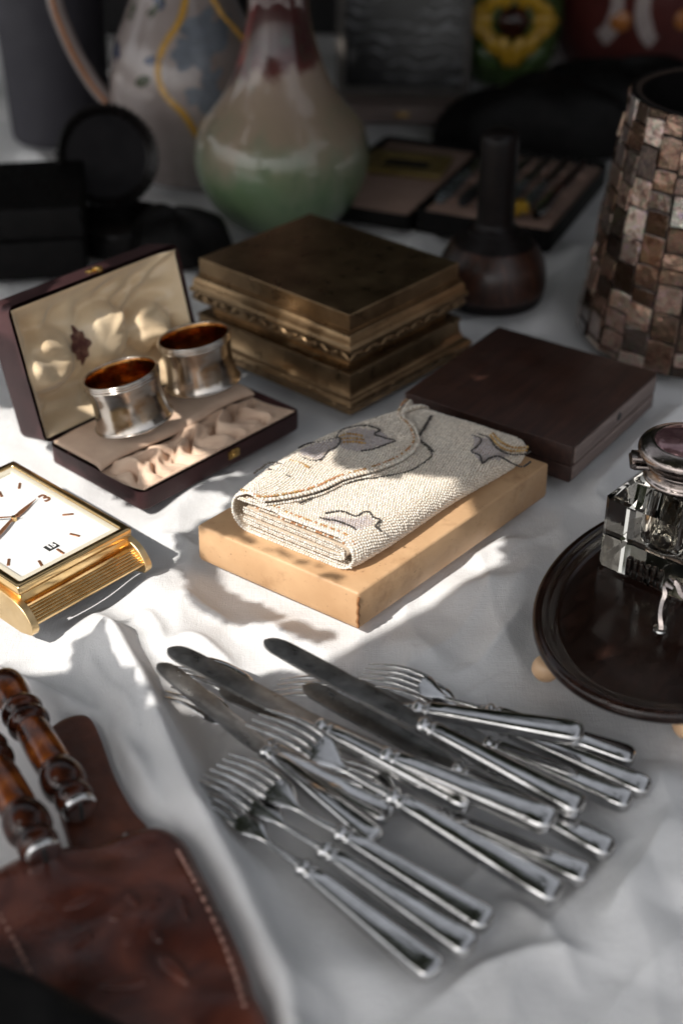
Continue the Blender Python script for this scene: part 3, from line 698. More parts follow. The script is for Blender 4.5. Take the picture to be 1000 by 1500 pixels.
# velvet platform at the back with a scalloped front, ruched satin in front of it
def front_edge(u): return JB * (.40 + .08 * math.sin(math.pi * u) + .05 * math.cos(2 * math.pi * u))
def plat(u, v):
    x = .003 + (JA - .006) * u; fe = front_edge(u); y = JB - .003 - (JB - .003 - fe) * v
    z = HJ + .0035 - .0030 * max(0, (v - .86) / .14) ** 2 - .0015 * (1 - min(1, 8 * min(u, 1 - u)))
    return (x, y, z)
grid(plat, 50, 30, 'velvet_platform', MT['velvet'], case, .002)
def ruche(u, v):
    x = .003 + (JA - .006) * u; fe = front_edge(u) + .003; y = fe + (.003 - fe) * v
    edge = min(1, 9 * min(u, 1 - u)); ph = 2 * math.pi * (u * 7.5 + .35 * math.sin(5 * u) + .28 * math.sin(9 * v + 4 * u))
    w_ = max(0, math.sin(math.pi * min(1, v * 1.02))) ** .5
    z = HJ - .0045 + .0050 * v * v + edge * w_ * (.0098 * (.5 + .5 * math.cos(ph)) ** .8 * (.75 + .25 * math.sin(11 * u + 1)) + .0022 * math.sin(ph * 1.7 + 7 * v + 2) + .0006 * math.sin(3.3 * ph - 9 * v))
    y += edge * w_ * .0014 * math.sin(ph + 1.2); x += edge * w_ * .0016 * math.sin(ph)
    return (x, y, z - .002 * (1 - v) * 0)
grid(ruche, 180, 50, 'ruched_front', MT['velvet'], case)
# cord along the rim, brass clasp on the front
rim = [(.003, .003, HJ + .0004), (JA - .003, .003, HJ + .0004)]
from_bm('rim_cord', tube([Vector((.004 + (JA - .008) * k / 60, .0030, HJ + .0004)) for k in range(61)], [.0006 + .00025 * (k % 2) for k in range(61)], 8), MT['velvet'], case, 180)
cl = from_bm('clasp', join(bx(JA * .515, JA * .585, -.0012, .0004, .0060, .0120, .0008), xf(lathe([(0, .0012), (.0016, .0008), (.002, 0), (.002, -.001)], 16), Matrix.Translation((JA * .55, -.0012, .0085)) @ Matrix.Rotation(math.pi / 2, 4, 'X')), bx(JA * .53, JA * .57, -.002, -.001, .0112, .0134, .0005)), MT['brass'], case)
# hinged lid, opened past upright
LD = .030
lm = Matrix.Translation((-.001, JB + .0015, HJ - .001)) @ Matrix.Rotation(math.radians(-104), 4, 'X')
def lidbm():
    b = shell(0, JA + .001, 0, JB + .001, 0, LD, .0024, .004)
    # the lid's opening faces the closed base: turn it over, hinge on the y = 0 edge, free edge towards -y
    return xf(b, Matrix.Translation((0, -JB - .001, LD)) @ Matrix.Diagonal((1, 1, -1, 1)))
lid = from_bm('lid', xf(lidbm(), lm), MT['maroon'], case, 35)
IW, ID_ = JA + .001 - .006, JB + .001 - .006
def satin(u, v):
    """padded satin in the lid: two soft hollows where the rings press, gathered edges"""
    x = .003 + IW * u; y = -.003 - ID_ * v; e = min(u, 1 - u) * IW; f = min(v, 1 - v) * ID_; e2 = min(e, f)
    depth = .021 * (1 - math.exp(-(e2 / .012) ** 1.4))
    for cx_, cy_, r_ in ((.19, .50, .155), (.53, .52, .155), (.80, .45, .12)):
        q = math.hypot((u - cx_) / r_, (v - cy_) / (r_ * 1.55)); depth -= .0150 * math.exp(-q ** 5 * .9) - .0030 * math.exp(-((q - 1.12) / .14) ** 2)
    q = abs((v - .62) - 1.1 * (u - .62)) / .05; depth -= .0060 * math.exp(-q ** 2) * (u > .55) * min(1, (u - .55) * 8) if u > .55 else 0
    ang = math.atan2(v - .45, u - .5); rr = math.hypot(u - .5, v - .45)
    depth += .0020 * math.sin(9 * ang + 5 * rr + 2 * math.sin(14 * rr)) * min(1, rr * 2) * (1 - math.exp(-(e2 / .01) ** 2)) * (.3 + math.exp(-((rr - .42) / .16) ** 2))
    depth += .0024 * math.sin(17 * ang + 9 * rr) * min(1, rr * 2) * math.exp(-((rr - .5) / .2) ** 2) * (1 - math.exp(-(e2 / .01) ** 2))
    depth += .0040 * math.exp(-(((v - .12) - .12 * math.sin(6 * u)) / .05) ** 2) * (e2 > .003)
    k_ = math.exp(-((u - .37) / .065) ** 4 - ((v - .52) / .19) ** 4); depth = depth * (1 - k_) + .0125 * k_
    return lm @ Vector((x, y, .0012 + depth))
lining = grid(satin, 100, 70, 'satin_lining', MT['satin'], lid)
# maroon crest printed on the satin
def on_satin(u, v, lift=.0007): 
    p = Vector(satin(u, v)); n = (lm.to_3x3() @ Vector((0, 0, -1))); return p + n * lift
vs, fs = [], []
out = []
for k in range(64):
    a = 2 * math.pi * k / 64; s = 1 + .13 * math.cos(8 * a) + .10 * math.cos(4 * a); out.append((.048 * s * math.cos(a), .135 * s * math.sin(a)))
rng = 8
for r in range(rng):
    q = r / (rng - 1)
    for (a, b) in out: vs.append(on_satin(.37 + a * q, .52 + b * q))
for r in range(rng - 1):
    for k in range(64): fs.append((r * 64 + k, r * 64 + (k + 1) % 64, (r + 1) * 64 + (k + 1) % 64, (r + 1) * 64 + k))
M = Mat('crest_ink'); M.link(M.ramp(M.noise(260, 4), [(.45, (.085, .022, .016)), (.75, (.30, .16, .10))]), 'Base Color'); M.set(Roughness=.6)
pyd('printed_crest', vs, fs, M.m, lining, 180)
from_bm('lid_clasp', xf(join(bx(JA * .5, JA * .58, -JB - .003, -JB + .0005, .006, .0115, .0008), bx(JA * .525, JA * .555, -JB - .0045, -JB, .001, .007, .0008)), lm), MT['brass'], lid)
# the rings
def ring_obj(px, py, zc, tilt, spin, label, r0=.0265, h=.036):
    c = G(px, py, zc); m = Matrix.Translation(c) @ Matrix.Rotation(tilt[1], 4, 'Y') @ Matrix.Rotation(tilt[0], 4, 'X') @ Matrix.Rotation(spin, 4, 'Z')
    t = thing('napkin_ring', label, 'napkin ring', mat4=m, group='silver napkin rings in the open case')
    o = smooth_prof([(r0 * .955, -h * .5), (r0 * 1.0, -h * .495), (r0 * 1.015, -h * .46), (r0 * .99, -h * .42), (r0 * .950, -h * .30), (r0 * .918, -h * .05), (r0 * .922, h * .12), (r0 * .965, h * .30), (r0 * .995, h * .40), (r0 * .965, h * .43), (r0 * .975, h * .46), (r0 * .985, h * .49), (r0 * .955, h * .5)], 5)
    from_bm('band', lathe(o, 72), MT['ringsilver'], t, 60)
    i = smooth_prof([(r0 * .955, h * .5), (r0 * .925, h * .49), (r0 * .90, h * .40), (r0 * .86, h * .1), (r0 * .86, -h * .1), (r0 * .90, -h * .40), (r0 * .955, -h * .5)], 5)
    from_bm('gilt_lining', lathe(i, 72), MT['gilt_inside'], t, 60)
    for z, rr in ((h * .5, r0 * .955), (h * .455, r0 * .975), (-h * .47, r0 * 1.008)):
        bm = lathe([(rr + .0009 * math.cos(2 * math.pi * k / 8), z + .0009 * math.sin(2 * math.pi * k / 8)) for k in range(8)], 72, True)
        from_bm('rolled_rim', bm, MT['ringsilver'], t, 180)
    return t
ring_obj(187, 582, HJ + .0255, (math.radians(-4), math.radians(-12)), .4, 'silver napkin ring standing nearer the case corner, in front of the printed crest')
ring_obj(291, 527, HJ + .0255, (math.radians(-4), math.radians(-9)), 2.1, 'silver napkin ring standing nearer the bronze casket, beside the lid corner')

# ================================================================ gold watch-shaped table clock
ZT = .030
cT, cR_, cBt = G(0, 668, ZT), G(166, 764, ZT), G(50, 868, ZT)
d6 = (cR_ - cT); d6.z = 0; d9 = (cBt - cR_); d9.z = 0; CW = d9.length; d6.normalize(); d9 = d9 - d6 * d9.dot(d6); d9.normalize()
# local frame: x towards six o'clock, y towards three o'clock, origin under the dial centre
dc = G(21, 762, ZT)
yc = ((cR_ + cBt) / 2 - dc); half6 = yc.dot(d6)
cen = dc + (-d9) * 0 ; mid = yc.dot(d9); cen = dc + d9 * mid; cen.z = 0
wmx = basis(cen, d6, -d9, (0, 0, 1)) @ Matrix.Rotation(0, 4, 'Y')
wt = thing('table_clock', 'gold square watch-shaped clock with white dial and ribbed bar', 'clock', mat4=wmx)
inv = wmx.inverted()
def W2(px, py, z): q = inv @ G(px, py, z); return (q.x, q.y)
HX, HY = half6, CW / 2
FLATS.append(([v2(wmx @ Vector(q)) for q in ((-HX, -HY - .006, 0), (HX + .028, -HY - .006, 0), (HX + .028, HY + .006, 0), (-HX, HY + .006, 0))], .008))
from_bm('case_body', bx(-HX, HX, -HY, HY, .0085, ZT - .005, .0015), MT['gold'], wt)
def ring_rect(a0, b0, a1, b1, z0, z1, bev):
    bm = bmesh.new(); R = []
    for (a, b, z) in ((a0, b0, z0), (a0, b0, z1), (a1, b1, z1), (a1, b1, z0)):
        R.append([bm.verts.new((x, y, z)) for x, y in ((a, b), (-a, b), (-a, -b), (a, -b))])
    for i in range(4):
        A, B = R[i], R[(i + 1) % 4]
        for k in range(4): bm.faces.new((A[k], A[(k + 1) % 4], B[(k + 1) % 4], B[k]))
    bmesh.ops.recalc_face_normals(bm, faces=bm.faces)
    bmesh.ops.bevel(bm, geom=list(bm.edges), offset=bev, segments=3, affect='EDGES', profile=.5)
    return bm
bz = from_bm('bezel', ring_rect(HX + .0015, HY + .0015, HX - .0035, HY - .0035, ZT - .0065, ZT, .0012), MT['gold'], wt)
from_bm('bezel_step', ring_rect(HX - .0034, HY - .0034, HX - .0075, HY - .0075, ZT - .0045, ZT - .0012, .0004), MT['creambezel'], bz)
ZD = ZT - .0030
from_bm('dial', bx(-HX + .004, HX - .004, -HY + .004, HY - .004, ZD - .002, ZD, 0), MT['dial'], wt, 30)
dial = [c for c in wt.children if c.name.startswith('dial')][0]
def bar(x, y, ang, L, w, z=ZD, h=.0006):
    return xf(bx(-L / 2, L / 2, -w / 2, w / 2, 0, h, .0001, 1), Matrix.Translation((x, y, z - .0001)) @ Matrix.Rotation(ang, 4, 'Z'))
dcx, dcy = W2(21, 762, ZD)
for (px, py) in ((29, 712), (100, 754), (110, 784), (89, 808), (60, 826), (13, 824)):
    x, y = W2(px, py, ZD); from_bm('hour_marker', bar(x, y, math.atan2(y - dcy, x - dcx), .0068, .0016), MT['copper'], dial)
for x, y in ((dcx - .030, dcy + .012), (dcx - .030, dcy - .012), (dcx - .016, dcy - .029)):
    from_bm('hour_marker', bar(x, y, math.atan2(y - dcy, x - dcx), .0068, .0016), MT['copper'], dial)
def text_mesh(name, s, size, x, y, rot, m, parent, z=ZD + .0002, ext=.0003):
    cu = bpy.data.curves.new(name, 'FONT'); cu.body = s; cu.size = size; cu.extrude = ext; cu.align_x = 'CENTER'; cu.align_y = 'CENTER'; cu.resolution_u = 3; cu.offset = .0002
    to = bpy.data.objects.new('tmp', cu); COL.objects.link(to); bpy.context.view_layer.update()
    me = bpy.data.meshes.new_from_object(to.evaluated_get(bpy.context.evaluated_depsgraph_get())); bpy.data.objects.remove(to); bpy.data.curves.remove(cu)
    me.transform(Matrix.Translation((x, y, z)) @ Matrix.Rotation(rot, 4, 'Z')); me.materials.clear(); return mesh_obj(name, me, m, parent, 0)
x, y = W2(67, 730, ZD); text_mesh('numeral', '3', .0125, x, y, math.pi / 2, MT['copper'], dial)
for s_, x, y in (('12', dcx - .032, dcy), ('9', dcx, dcy - .032)): text_mesh('numeral', s_, .0125, x, y, math.pi / 2, MT['copper'], dial)
x, y = W2(76, 801, ZD)
from_bm('date_window', bx(-.0030, .0030, -.0038, .0038, -.0004, .0004, .0001, 1), MT['ink'], dial).location = (x, y, ZD)
text_mesh('date_numeral', '15', .0058, x, y, math.pi / 2, MT['dial'], dial, ZD + .0005, .0002)
def hand(px, py, L0, w, z):
    x, y = W2(px, py, ZD); L = math.hypot(x - dcx, y - dcy); a = math.atan2(y - dcy, x - dcx)
    pts = [(-.004, w * .3), (0, w * .5), (L * .3, w), (L * .45, w * .9), (L * .9, w * .15), (L, .0001)]
    bot = [(p, q, z) for p, q in pts] + [(p, -q, z) for p, q in pts[::-1]]
    return xf(prism(bot, [(p, q, zz + .0005) for p, q, zz in bot], 0), Matrix.Translation((dcx, dcy, 0)) @ Matrix.Rotation(a, 4, 'Z'))
from_bm('hand', hand(54, 733, 0, .0016, ZD + .0010), MT['copper'], wt); from_bm('hand', hand(-25, 815, 0, .0013, ZD + .0017), MT['copper'], wt)
from_bm('hand', hand(-40, 766, 0, .0005, ZD + .0023), MT['copper'], wt)
from_bm('hand_pin', xf(lathe([(0, .0030), (.0016, .0026), (.002, .001), (.002, 0)], 20), Matrix.Translation((dcx, dcy, ZD))), MT['gold'], wt)
# curved side plates that run down to lugs, ribbed bar between them
def side_plate(sgn, y0, y1):
    top = [(-HX, .021), (-HX * .5, .0225), (0, .0230), (HX * .6, .0225), (HX * .92, .0215), (HX + .0060, .0185), (HX + .0112, .0140), (HX + .0142, .0092), (HX + .0142, .0060)]
    top = [(p.x, p.y) for p in spline([(a, b, 0) for a, b in top], 4)]
    botm = [(HX + .0125, .0030), (HX + .002, .0000), (-HX, .0000)]
    poly = top + botm
    return prism([(a, y0, b) for a, b in poly], [(a, y1, b) for a, b in poly], .0004, 1)
for s in (1, -1):
    a, b = sorted((s * (HY - .0005), s * (HY + .0042)))
    from_bm('side_plate', side_plate(s, a, b), MT['gold_brushed'], wt, 30)
rib = bmesh.new()
sec = []
for k in range(6):
    c = HX + .0035 + k * .0017; rib2 = tube([Vector((c, -HY + .0005, .0150 - k * .0010)), Vector((c, 0, .0150 - k * .0010)), Vector((c, HY - .0005, .0150 - k * .0010))], .00105, 12)
    from_bm('bar_rib', rib2, MT['gold'], wt, 60)
from_bm('bar_core', xf(bx(-.0055, .0055, -HY + .0006, HY - .0006, -.0015, .0009, .0003), Matrix.Translation((HX + .0075, 0, .0112)) @ Matrix.Rotation(math.radians(30), 4, 'Y')), MT['gold'], wt)
# ================================================================ cutlery
HL = .098
def oct_sec(w, h, c=.42, n=3):
    """flat-faced handle section with rounded chamfers"""
    out = []
    for sx, sy, a0 in ((1, 1, 0), (-1, 1, 90), (-1, -1, 180), (1, -1, 270)):
        r = c * h
        for k in range(n + 1):
            a = math.radians(a0 + 90 * k / n); out.append((sx * (w - r) + r * math.cos(a), sy * (h - r) + r * math.sin(a)))
    return out
def handle_bm():
    st = [(0, .0022, .0012), (.0006, .0045, .0026), (.0018, .0064, .0036), (.004, .0077, .0043), (.007, .0081, .0047), (.014, .0080, .0048), (.035, .0071, .0045), (.06, .0060, .0041), (.080, .0052, .0037), (.0885, .0049, .0036), (.0900, .0040, .0032)]
    return sweep([Vector((x, 0, 0)) for x, _, _ in st], [oct_sec(w, h, .62, 4) for _, w, h in st])
def ferrule_bm(kind):
    pr = [(.0892, .0038), (.0900, .0050), (.0912, .0054), (.0922, .0046), (.0928, .0034), (.0942, .0036), (.0952, .0048), (.0966, .0056), (.0980, .0054), (.0992, .0042), (.0998, .0028)]
    if kind == 'fork': pr += [(.1006, .0026), (.1014, .0031), (.1022, .0027), (.1030, .0021)]
    return sweep([Vector((x, 0, 0)) for x, _ in pr], [[(a * 1.05, b * .86) for a, b in circ(r, 18)] for _, r in pr])
def blade_bm():
    st = [(.0985, .0040, .0036), (.103, .0062, .0062), (.108, .0066, .0072), (.13, .0070, .0082), (.155, .0072, .0090), (.178, .0070, .0092), (.190, .0067, .0091), (.1965, .0062, .0086), (.2005, .0050, .0074), (.2030, .0034, .0056), (.2044, .0016, .0036), (.2050, .0002, .0018)]
    secs = []
    for x, t, b in st:
        th = .0011 if x < .19 else .0008
        secs.append([(t, th * .9), (t, -th * .9), (-b * .6, -th * .55), (-b, -.00012), (-b, .00012), (-b * .6, th * .55)])
    return sweep([Vector((x, 0, 0)) for x, _, _ in st], secs)
def fork_z(x):
    """the fork's side curve: neck dips, tines rise then dip to the tips"""
    if x < .103: return 0
    q = (x - .103) / (.186 - .103); return -.0012 * math.sin(math.pi * min(1, q * 2)) + .0105 * max(0, math.sin(math.pi * max(0, q - .28) / .72)) ** 1.2 * .62 - .002 * q
def neck_bm():
    xs_ = np.linspace(.1015, .146, 22); secs = []; path = []
    for x in xs_:
        q = (x - .1015) / .0445
        w = .0021 + .0004 * math.cos(q * 6) if q < .55 else .0021 + (.0100 - .0021) * (1 - math.cos(math.pi * min(1, (q - .55) / .38))) / 2
        h = .0019 * (1 - q) + .0010 * q; secs.append([(w * c, h * s) for c, s in circ(1, 14)]); path.append(Vector((x, 0, fork_z(x))))
    return sweep(path, secs)
def tine_bm(k):
    y = (-1.5 + k) * .0054; path, secs = [], []
    for j in range(12):
        q = j / 11; x = .1435 + .0425 * q; w = .00175 * (1 - .62 * q ** 2); path.append(Vector((x, y * (1 + .05 * math.sin(math.pi * q)), fork_z(x)))); secs.append([(w * c, .00095 * (1 - .45 * q) * s) for c, s in circ(1, 10)])
    return sweep(path, secs)
KN = dict(handle=None)
def mesh_of(bm, m, smooth=45):
    bmesh.ops.recalc_face_normals(bm, faces=bm.faces); me = bpy.data.meshes.new('cutlery'); bm.to_mesh(me); bm.free(); me.materials.append(m)
    me.polygons.foreach_set('use_smooth', [True] * len(me.polygons)); me.set_sharp_from_angle(angle=math.radians(smooth)); return me
mh, mfk, mff = mesh_of(handle_bm(), MT['silver'], 50), mesh_of(ferrule_bm('knife'), MT['silver'], 60), mesh_of(ferrule_bm('fork'), MT['silver'], 60)
mb, mn, mt = mesh_of(blade_bm(), MT['steel'], 25), mesh_of(neck_bm(), MT['silver'], 60), [mesh_of(tine_bm(k), MT['silver'], 60) for k in range(4)]
def cutlery(kind, end, ze, tip, zt, label, roll=0, group='silver cutlery fanned out on the cloth'):
    L = .205 if kind == 'knife' else .186
    a, b = G(*end, ze), G(*tip, zt); x = (b - a); sc = x.length / L; x.normalize()
    y = Vector((0, 0, 1)).cross(x).normalized(); z = x.cross(y)
    m = Matrix((x, y, z)).transposed().to_4x4(); m.translation = a
    m = m @ Matrix.Rotation(math.radians(roll), 4, 'X') @ Matrix.Diagonal((sc, sc, sc, 1))
    t = thing('table_' + kind, label, kind, mat4=m, group=group)
    def part(n, me):
        o = bpy.data.objects.new(n, me); COL.objects.link(o); o.parent = t; return o
    part('handle', mh)
    if kind == 'knife': part('ferrule', mfk); part('blade', mb)
    else:
        part('ferrule', mff); nk = part('neck', mn)
        for q in mt:
            o = bpy.data.objects.new('tine', q); COL.objects.link(o); o.parent = nk
    print('CUT', kind, round(sc * L, 3), label[:40])
    return t
# three forks nested together
cutlery('fork', (640, 1428), .0055, (290, 1148), .0050, 'silver fork lying lowest in the nested row of three, farthest from the knives', 0, 'three forks nested side by side')
cutlery('fork', (692, 1393), .0060, (303, 1128), .0085, 'silver fork in the middle of the nested row of three', 4, 'three forks nested side by side')
cutlery('fork', (718, 1355), .0065, (322, 1112), .0125, 'silver fork topmost in the nested row of three, next to the knives', 0, 'three forks nested side by side')
# pair crossing at the left of the pile
cutlery('fork', (571, 1199), .0055, (246, 1006), .0055, 'silver fork half hidden under a dark-bladed knife, tines touching the cloth fold')
cutlery('knife', (553, 1233), .0070, (232, 972), .0185, 'silver knife crossing over a fork beside the cloth fold, blade tip raised', 10)
# main pile, from the bottom up
cutlery('fork', (690, 1172), .0060, (255, 967), .0070, 'silver fork buried in the pile, only its tines showing under a knife')
cutlery('fork', (862, 1286), .0055, (470, 1118), .0050, 'silver fork with its handle showing beside the lowest dark-bladed knife handle')
cutlery('knife', (924, 1178), .0060, (505, 1000), .0050, 'silver knife handle lying flat at the tray side, blade hidden under others', 0)
cutlery('fork', (951, 1158), .0060, (560, 992), .0080, 'silver fork handle reaching farthest towards the black tray', 0)
cutlery('fork', (929, 1112), .0060, (533, 980), .0170, 'silver fork whose tines rise behind the widest knife blade')
cutlery('knife', (692, 1180), .0120, (246, 950), .0250, 'silver knife with narrow blade lying on a fork, tip near the cloth fold', 6)
cutlery('fork', (854, 1077), .0215, (403, 1004), .0100, 'silver fork lying across the others, its handle topmost near the tray')
cutlery('knife', (897, 1250), .0060, (444, 1004), .0190, 'silver knife with blackened blade under the widest blade', 4)
cutlery('knife', (812, 1207), .0190, (322, 1008), .0160, 'silver knife in the pile centre, blade hidden under the narrow knife', 0)
cutlery('fork', (819, 1315), .0060, (375, 1046), .0260, 'silver fork lying on the pile with its bright crown showing between knife handles')
cutlery('knife', (853, 1187), .0155, (387, 938), .0340, 'silver knife with the widest grey blade raised above the cloth', 6)
# ================================================================ oval inkstand tray, inkwell
TH = math.radians(50); TA, TB = .119, .085; tcx, tcy = .2048, .6492
tm = Matrix.Translation((tcx, tcy, 0)) @ Matrix.Rotation(TH, 4, 'Z')
tray = thing('inkstand_tray', 'oval ebonised wooden inkstand tray on pale ball feet', 'tray', mat4=tm)
def oval_loft(prof, name, m, parent, n=128):
    """prof: (inset from the rim, z)"""
    bm = bmesh.new(); rings = []
    for d, z in prof:
        if d >= TB - .001: rings.append([bm.verts.new((0, 0, z))]); continue
        rings.append([bm.verts.new(((TA - d) * math.cos(2 * math.pi * k / n), (TB - d) * math.sin(2 * math.pi * k / n), z)) for k in range(n)])
    for A, B in zip(rings, rings[1:]):
        for i in range(n):
            if len(B) == 1: bm.faces.new((A[i], A[(i + 1) % n], B[0]))
            elif len(A) == 1: bm.faces.new((A[0], B[(i + 1) % n], B[i]))
            else: bm.faces.new((A[i], A[(i + 1) % n], B[(i + 1) % n], B[i]))
    return from_bm(name, bm, m, parent, 60)
oval_loft([(TB, .0115), (.060, .0112), (.016, .0112), (.012, .0118), (.0085, .0140), (.0080, .0155), (.0045, .0165), (.0018, .0180), (.0004, .0200), (.0, .0222), (.0008, .0245), (.0025, .0256), (.0045, .0258), (.0062, .0248), (.0072, .0236), (.0090, .0232), (.0102, .0224), (.0115, .0208), (.016, .0200), (.03, .0199), (.055, .0199), (TB, .0199)], 'tray_body', MT['ebonised'], tray)
def foot(x, y):
    from_bm('ball_foot', xf(lathe(smooth_prof([(0, .0), (.0045, .0006), (.0074, .0042), (.0078, .0072), (.0066, .0108), (.0042, .0124), (0, .0126)], 4), 24), Matrix.Translation((x, y, 0))), MT['ivory'], tray, 180)
for p in (G(799, 1000), G(1006, 1084)):
    q = tm.inverted() @ Vector((p.x, p.y + .004, 0)); foot(q.x, q.y)
foot(.075, .045); foot(-.02, .068)
FLATS.append(([v2(tm @ Vector(((TA - .004) * math.cos(a), (TB - .004) * math.sin(a), 0))) for a in np.linspace(0, 2 * math.pi, 24, endpoint=False)], .02))
ZTR = .0200
# ribbed pen rest and bent silver bracket
fr = Vector((.755, -.656, 0))
pm_ = basis(G(946, 846, ZTR), fr, (.656, .755, 0), (0, 0, 1))
ribs = []
for k in range(6): ribs.append(bx(-.0115 + k * .0040, -.0115 + k * .0040 + .0034, -.0030, .0040, 0, .0120 - .0006 * (k % 2), .0010))
for b in ribs:
    o = from_bm('pen_rest_rib', b, MT['ebonised'], tray); o.matrix_local = tm.inverted() @ pm_
bp = [G(968, 921, ZTR + .0006), G(969, 905, ZTR + .006), G(973, 880, ZTR + .013), G(976, 862, ZTR + .019), G(986, 852, ZTR + .022), G(994, 858, ZTR + .021), G(1000, 872, ZTR + .018), G(1010, 878, ZTR + .018)]
bp = spline(bp, 6); ti = tm.inverted()
br = from_bm('pen_bracket', sweep([ti @ p for p in bp], [(.0026, -.0012), (.0026, .0012), (-.0026, .0012), (-.0026, -.0012)], True, (.3, -.2, .5)), MT['lidsilver'], tray, 40)
f0 = ti @ G(966, 922, ZTR)
from_bm('bracket_foot', xf(lathe([(0, .0012), (.0038, .0010), (.0042, 0)], 20), Matrix.Translation((f0.x, f0.y, ZTR))), MT['silver'], br)
# glass block inkwell
IS = .062; il = Vector((.1490, .6814, 0)); ic = il + Vector((1.411, .099, 0)) * IS / 2
im = basis(Vector((ic.x, ic.y, ZTR + .0003)), (.755, -.656, 0), (.656, .755, 0), (0, 0, 1))
ink = thing('glass_inkwell', 'thick square glass inkwell with hinged silver lid standing on the oval tray', 'inkwell', mat4=im)
def oct_loop(h, c, z): return [(h - c, -h, z), (h, -h + c, z), (h, h - c, z), (h - c, h, z), (-h + c, h, z), (-h, h - c, z), (-h, -h + c, z), (-h + c, -h, z)]
bm = bmesh.new(); hs_ = IS / 2; IH = .058
loops = [oct_loop(hs_ - .002, .0025, 0), oct_loop(hs_, .0032, .002), oct_loop(hs_, .0032, IH - .011), oct_loop(hs_ - .0095, .0032, IH - .0005), oct_loop(hs_ - .0105, .0032, IH)]
R = [[bm.verts.new(p) for p in L] for L in loops]
for A, B in zip(R, R[1:]):
    for i in range(8): bm.faces.new((A[i], A[(i + 1) % 8], B[(i + 1) % 8], B[i]))
bm.faces.new(R[0][::-1]); bm.faces.new(R[-1])
glass = from_bm('glass_block', bm, MT['glass'], ink, 20)
well = lathe(smooth_prof([(0, .016), (.008, .0165), (.0125, .019), (.0142, .024), (.0145, .032), (.0142, .045), (.0135, IH - .001)], 5) + [(0, IH - .001)], 40)
bmesh.ops.recalc_face_normals(well, faces=well.faces); bmesh.ops.reverse_faces(well, faces=well.faces)
me = bpy.data.meshes.new('ink_cavity'); well.to_mesh(me); well.free(); mesh_obj('ink_cavity', me, MT['glass'], ink, 60)
from_bm('collar', lathe(smooth_prof([(.0150, IH + .0002), (.0215, IH + .0004), (.0225, IH + .002), (.0212, IH + .004), (.0205, IH + .007), (.0205, IH + .009), (.0190, IH + .0095)], 4), 56), MT['lidsilver'], ink, 60)
ld = from_bm('lid', lathe(smooth_prof([(.0190, IH + .0098), (.0222, IH + .0100), (.0230, IH + .0125), (.0262, IH + .0155), (.0272, IH + .0185), (.0262, IH + .0212), (.0240, IH + .0228), (.0205, IH + .0242), (.0185, IH + .0243)], 4), 64), MT['lidsilver'], ink, 60)
from_bm('lid_medallion', lathe(smooth_prof([(.0188, IH + .0240), (.0178, IH + .0252), (.0150, IH + .0262), (.0080, IH + .0272), (0, IH + .0275)], 4), 48), MT['pink'], ld, 180)
hd = ti.to_3x3() @ Vector((0, 0, 0))
hg = im.inverted().to_3x3() @ Vector((-1, .12, 0))
hm = basis((hg.x * .0235, hg.y * .0235, IH + .0095), (hg.x, hg.y, 0), (-hg.y, hg.x, 0), (0, 0, 1))
from_bm('hinge', xf(join(bx(-.003, .0065, -.0050, .0050, .0015, .0045, .0006), xf(lathe([(0, -.0065), (.0019, -.0065), (.0019, .0065), (0, .0065)], 16), Matrix.Translation((.0055, 0, 0)) @ Matrix.Rotation(math.pi / 2, 4, 'X')), bx(-.004, .005, -.0058, .0058, -.003, -.0002, .0005)), hm), MT['lidsilver'], ink)

# ================================================================ mother of pearl vase
sc_ = Vector((.2855, 1.043, 0)); SH = .190; SR0, SR1 = .095, .0715
sv = thing('shell_vase', 'tapering vase covered in iridescent mother of pearl tiles', 'vase', sc_)
FLATS.append(([(sc_.x + .097 * math.cos(a), sc_.y + .097 * math.sin(a)) for a in np.linspace(0, 2 * math.pi, 20, endpoint=False)], .02))
core = from_bm('core', lathe([(0, .0), (SR0 - .002, 0), (SR0 - .0015, .002), (SR1 - .0015, SH - .001), (SR1 - .003, SH), (SR1 - .007, SH - .001), (SR0 - .010, .006), (0, .006)], 64), MT['pearl_core'], sv, 40)
from_bm('inner_liner', lathe([(0, .0075), (SR0 - .0108, .0075), (SR1 - .0078, SH - .0016)], 64), MT['black'], sv, 40)
NC = 27; lean = math.atan2(SR0 - SR1, SH); rt_ = random.Random(31); tid = 0
for c in range(NC):
    zz = -rt_.uniform(0, .012)
    while zz < SH - .004:
        h_ = rt_.uniform(.011, .026); z0, z1 = max(zz, .0006), min(zz + h_, SH - .0006)
        if SH - z1 < .006: z1 = SH - .0006
        zz = z1 if z1 > zz else zz + h_
        if z1 - z0 < .004: continue
        zm = (z0 + z1) / 2; rm = SR0 + (SR1 - SR0) * zm / SH; w0 = rm * math.pi / NC - .0001; hh = (z1 - z0) / 2 - .0001
        jj = lambda: rt_.uniform(0, .0012)
        q = [(-w0 + jj(), -hh + jj()), (w0 - jj(), -hh + jj()), (w0 - jj() * .4, -.2 * hh), (w0 - jj(), hh - jj()), (0, hh), (-w0 + jj(), hh - jj()), (-w0 + jj() * .4, .1 * hh)]
        a = 2 * math.pi * (c + rt_.uniform(-.05, .05)) / NC
        o = from_bm('pearl_tile', prism([(a_, -.0018, b_) for a_, b_ in q], [(a_, .0010, b_) for a_, b_ in q], .0006, 1), MT['pearl'], sv, 30)
        o.location = (rm * math.cos(a), rm * math.sin(a), zm)
        o.rotation_euler = (Matrix.Rotation(a - math.pi / 2, 4, 'Z') @ Matrix.Rotation(lean + rt_.gauss(0, .04), 4, 'X') @ Matrix.Rotation(rt_.gauss(0, .06), 4, 'Z')).to_euler()
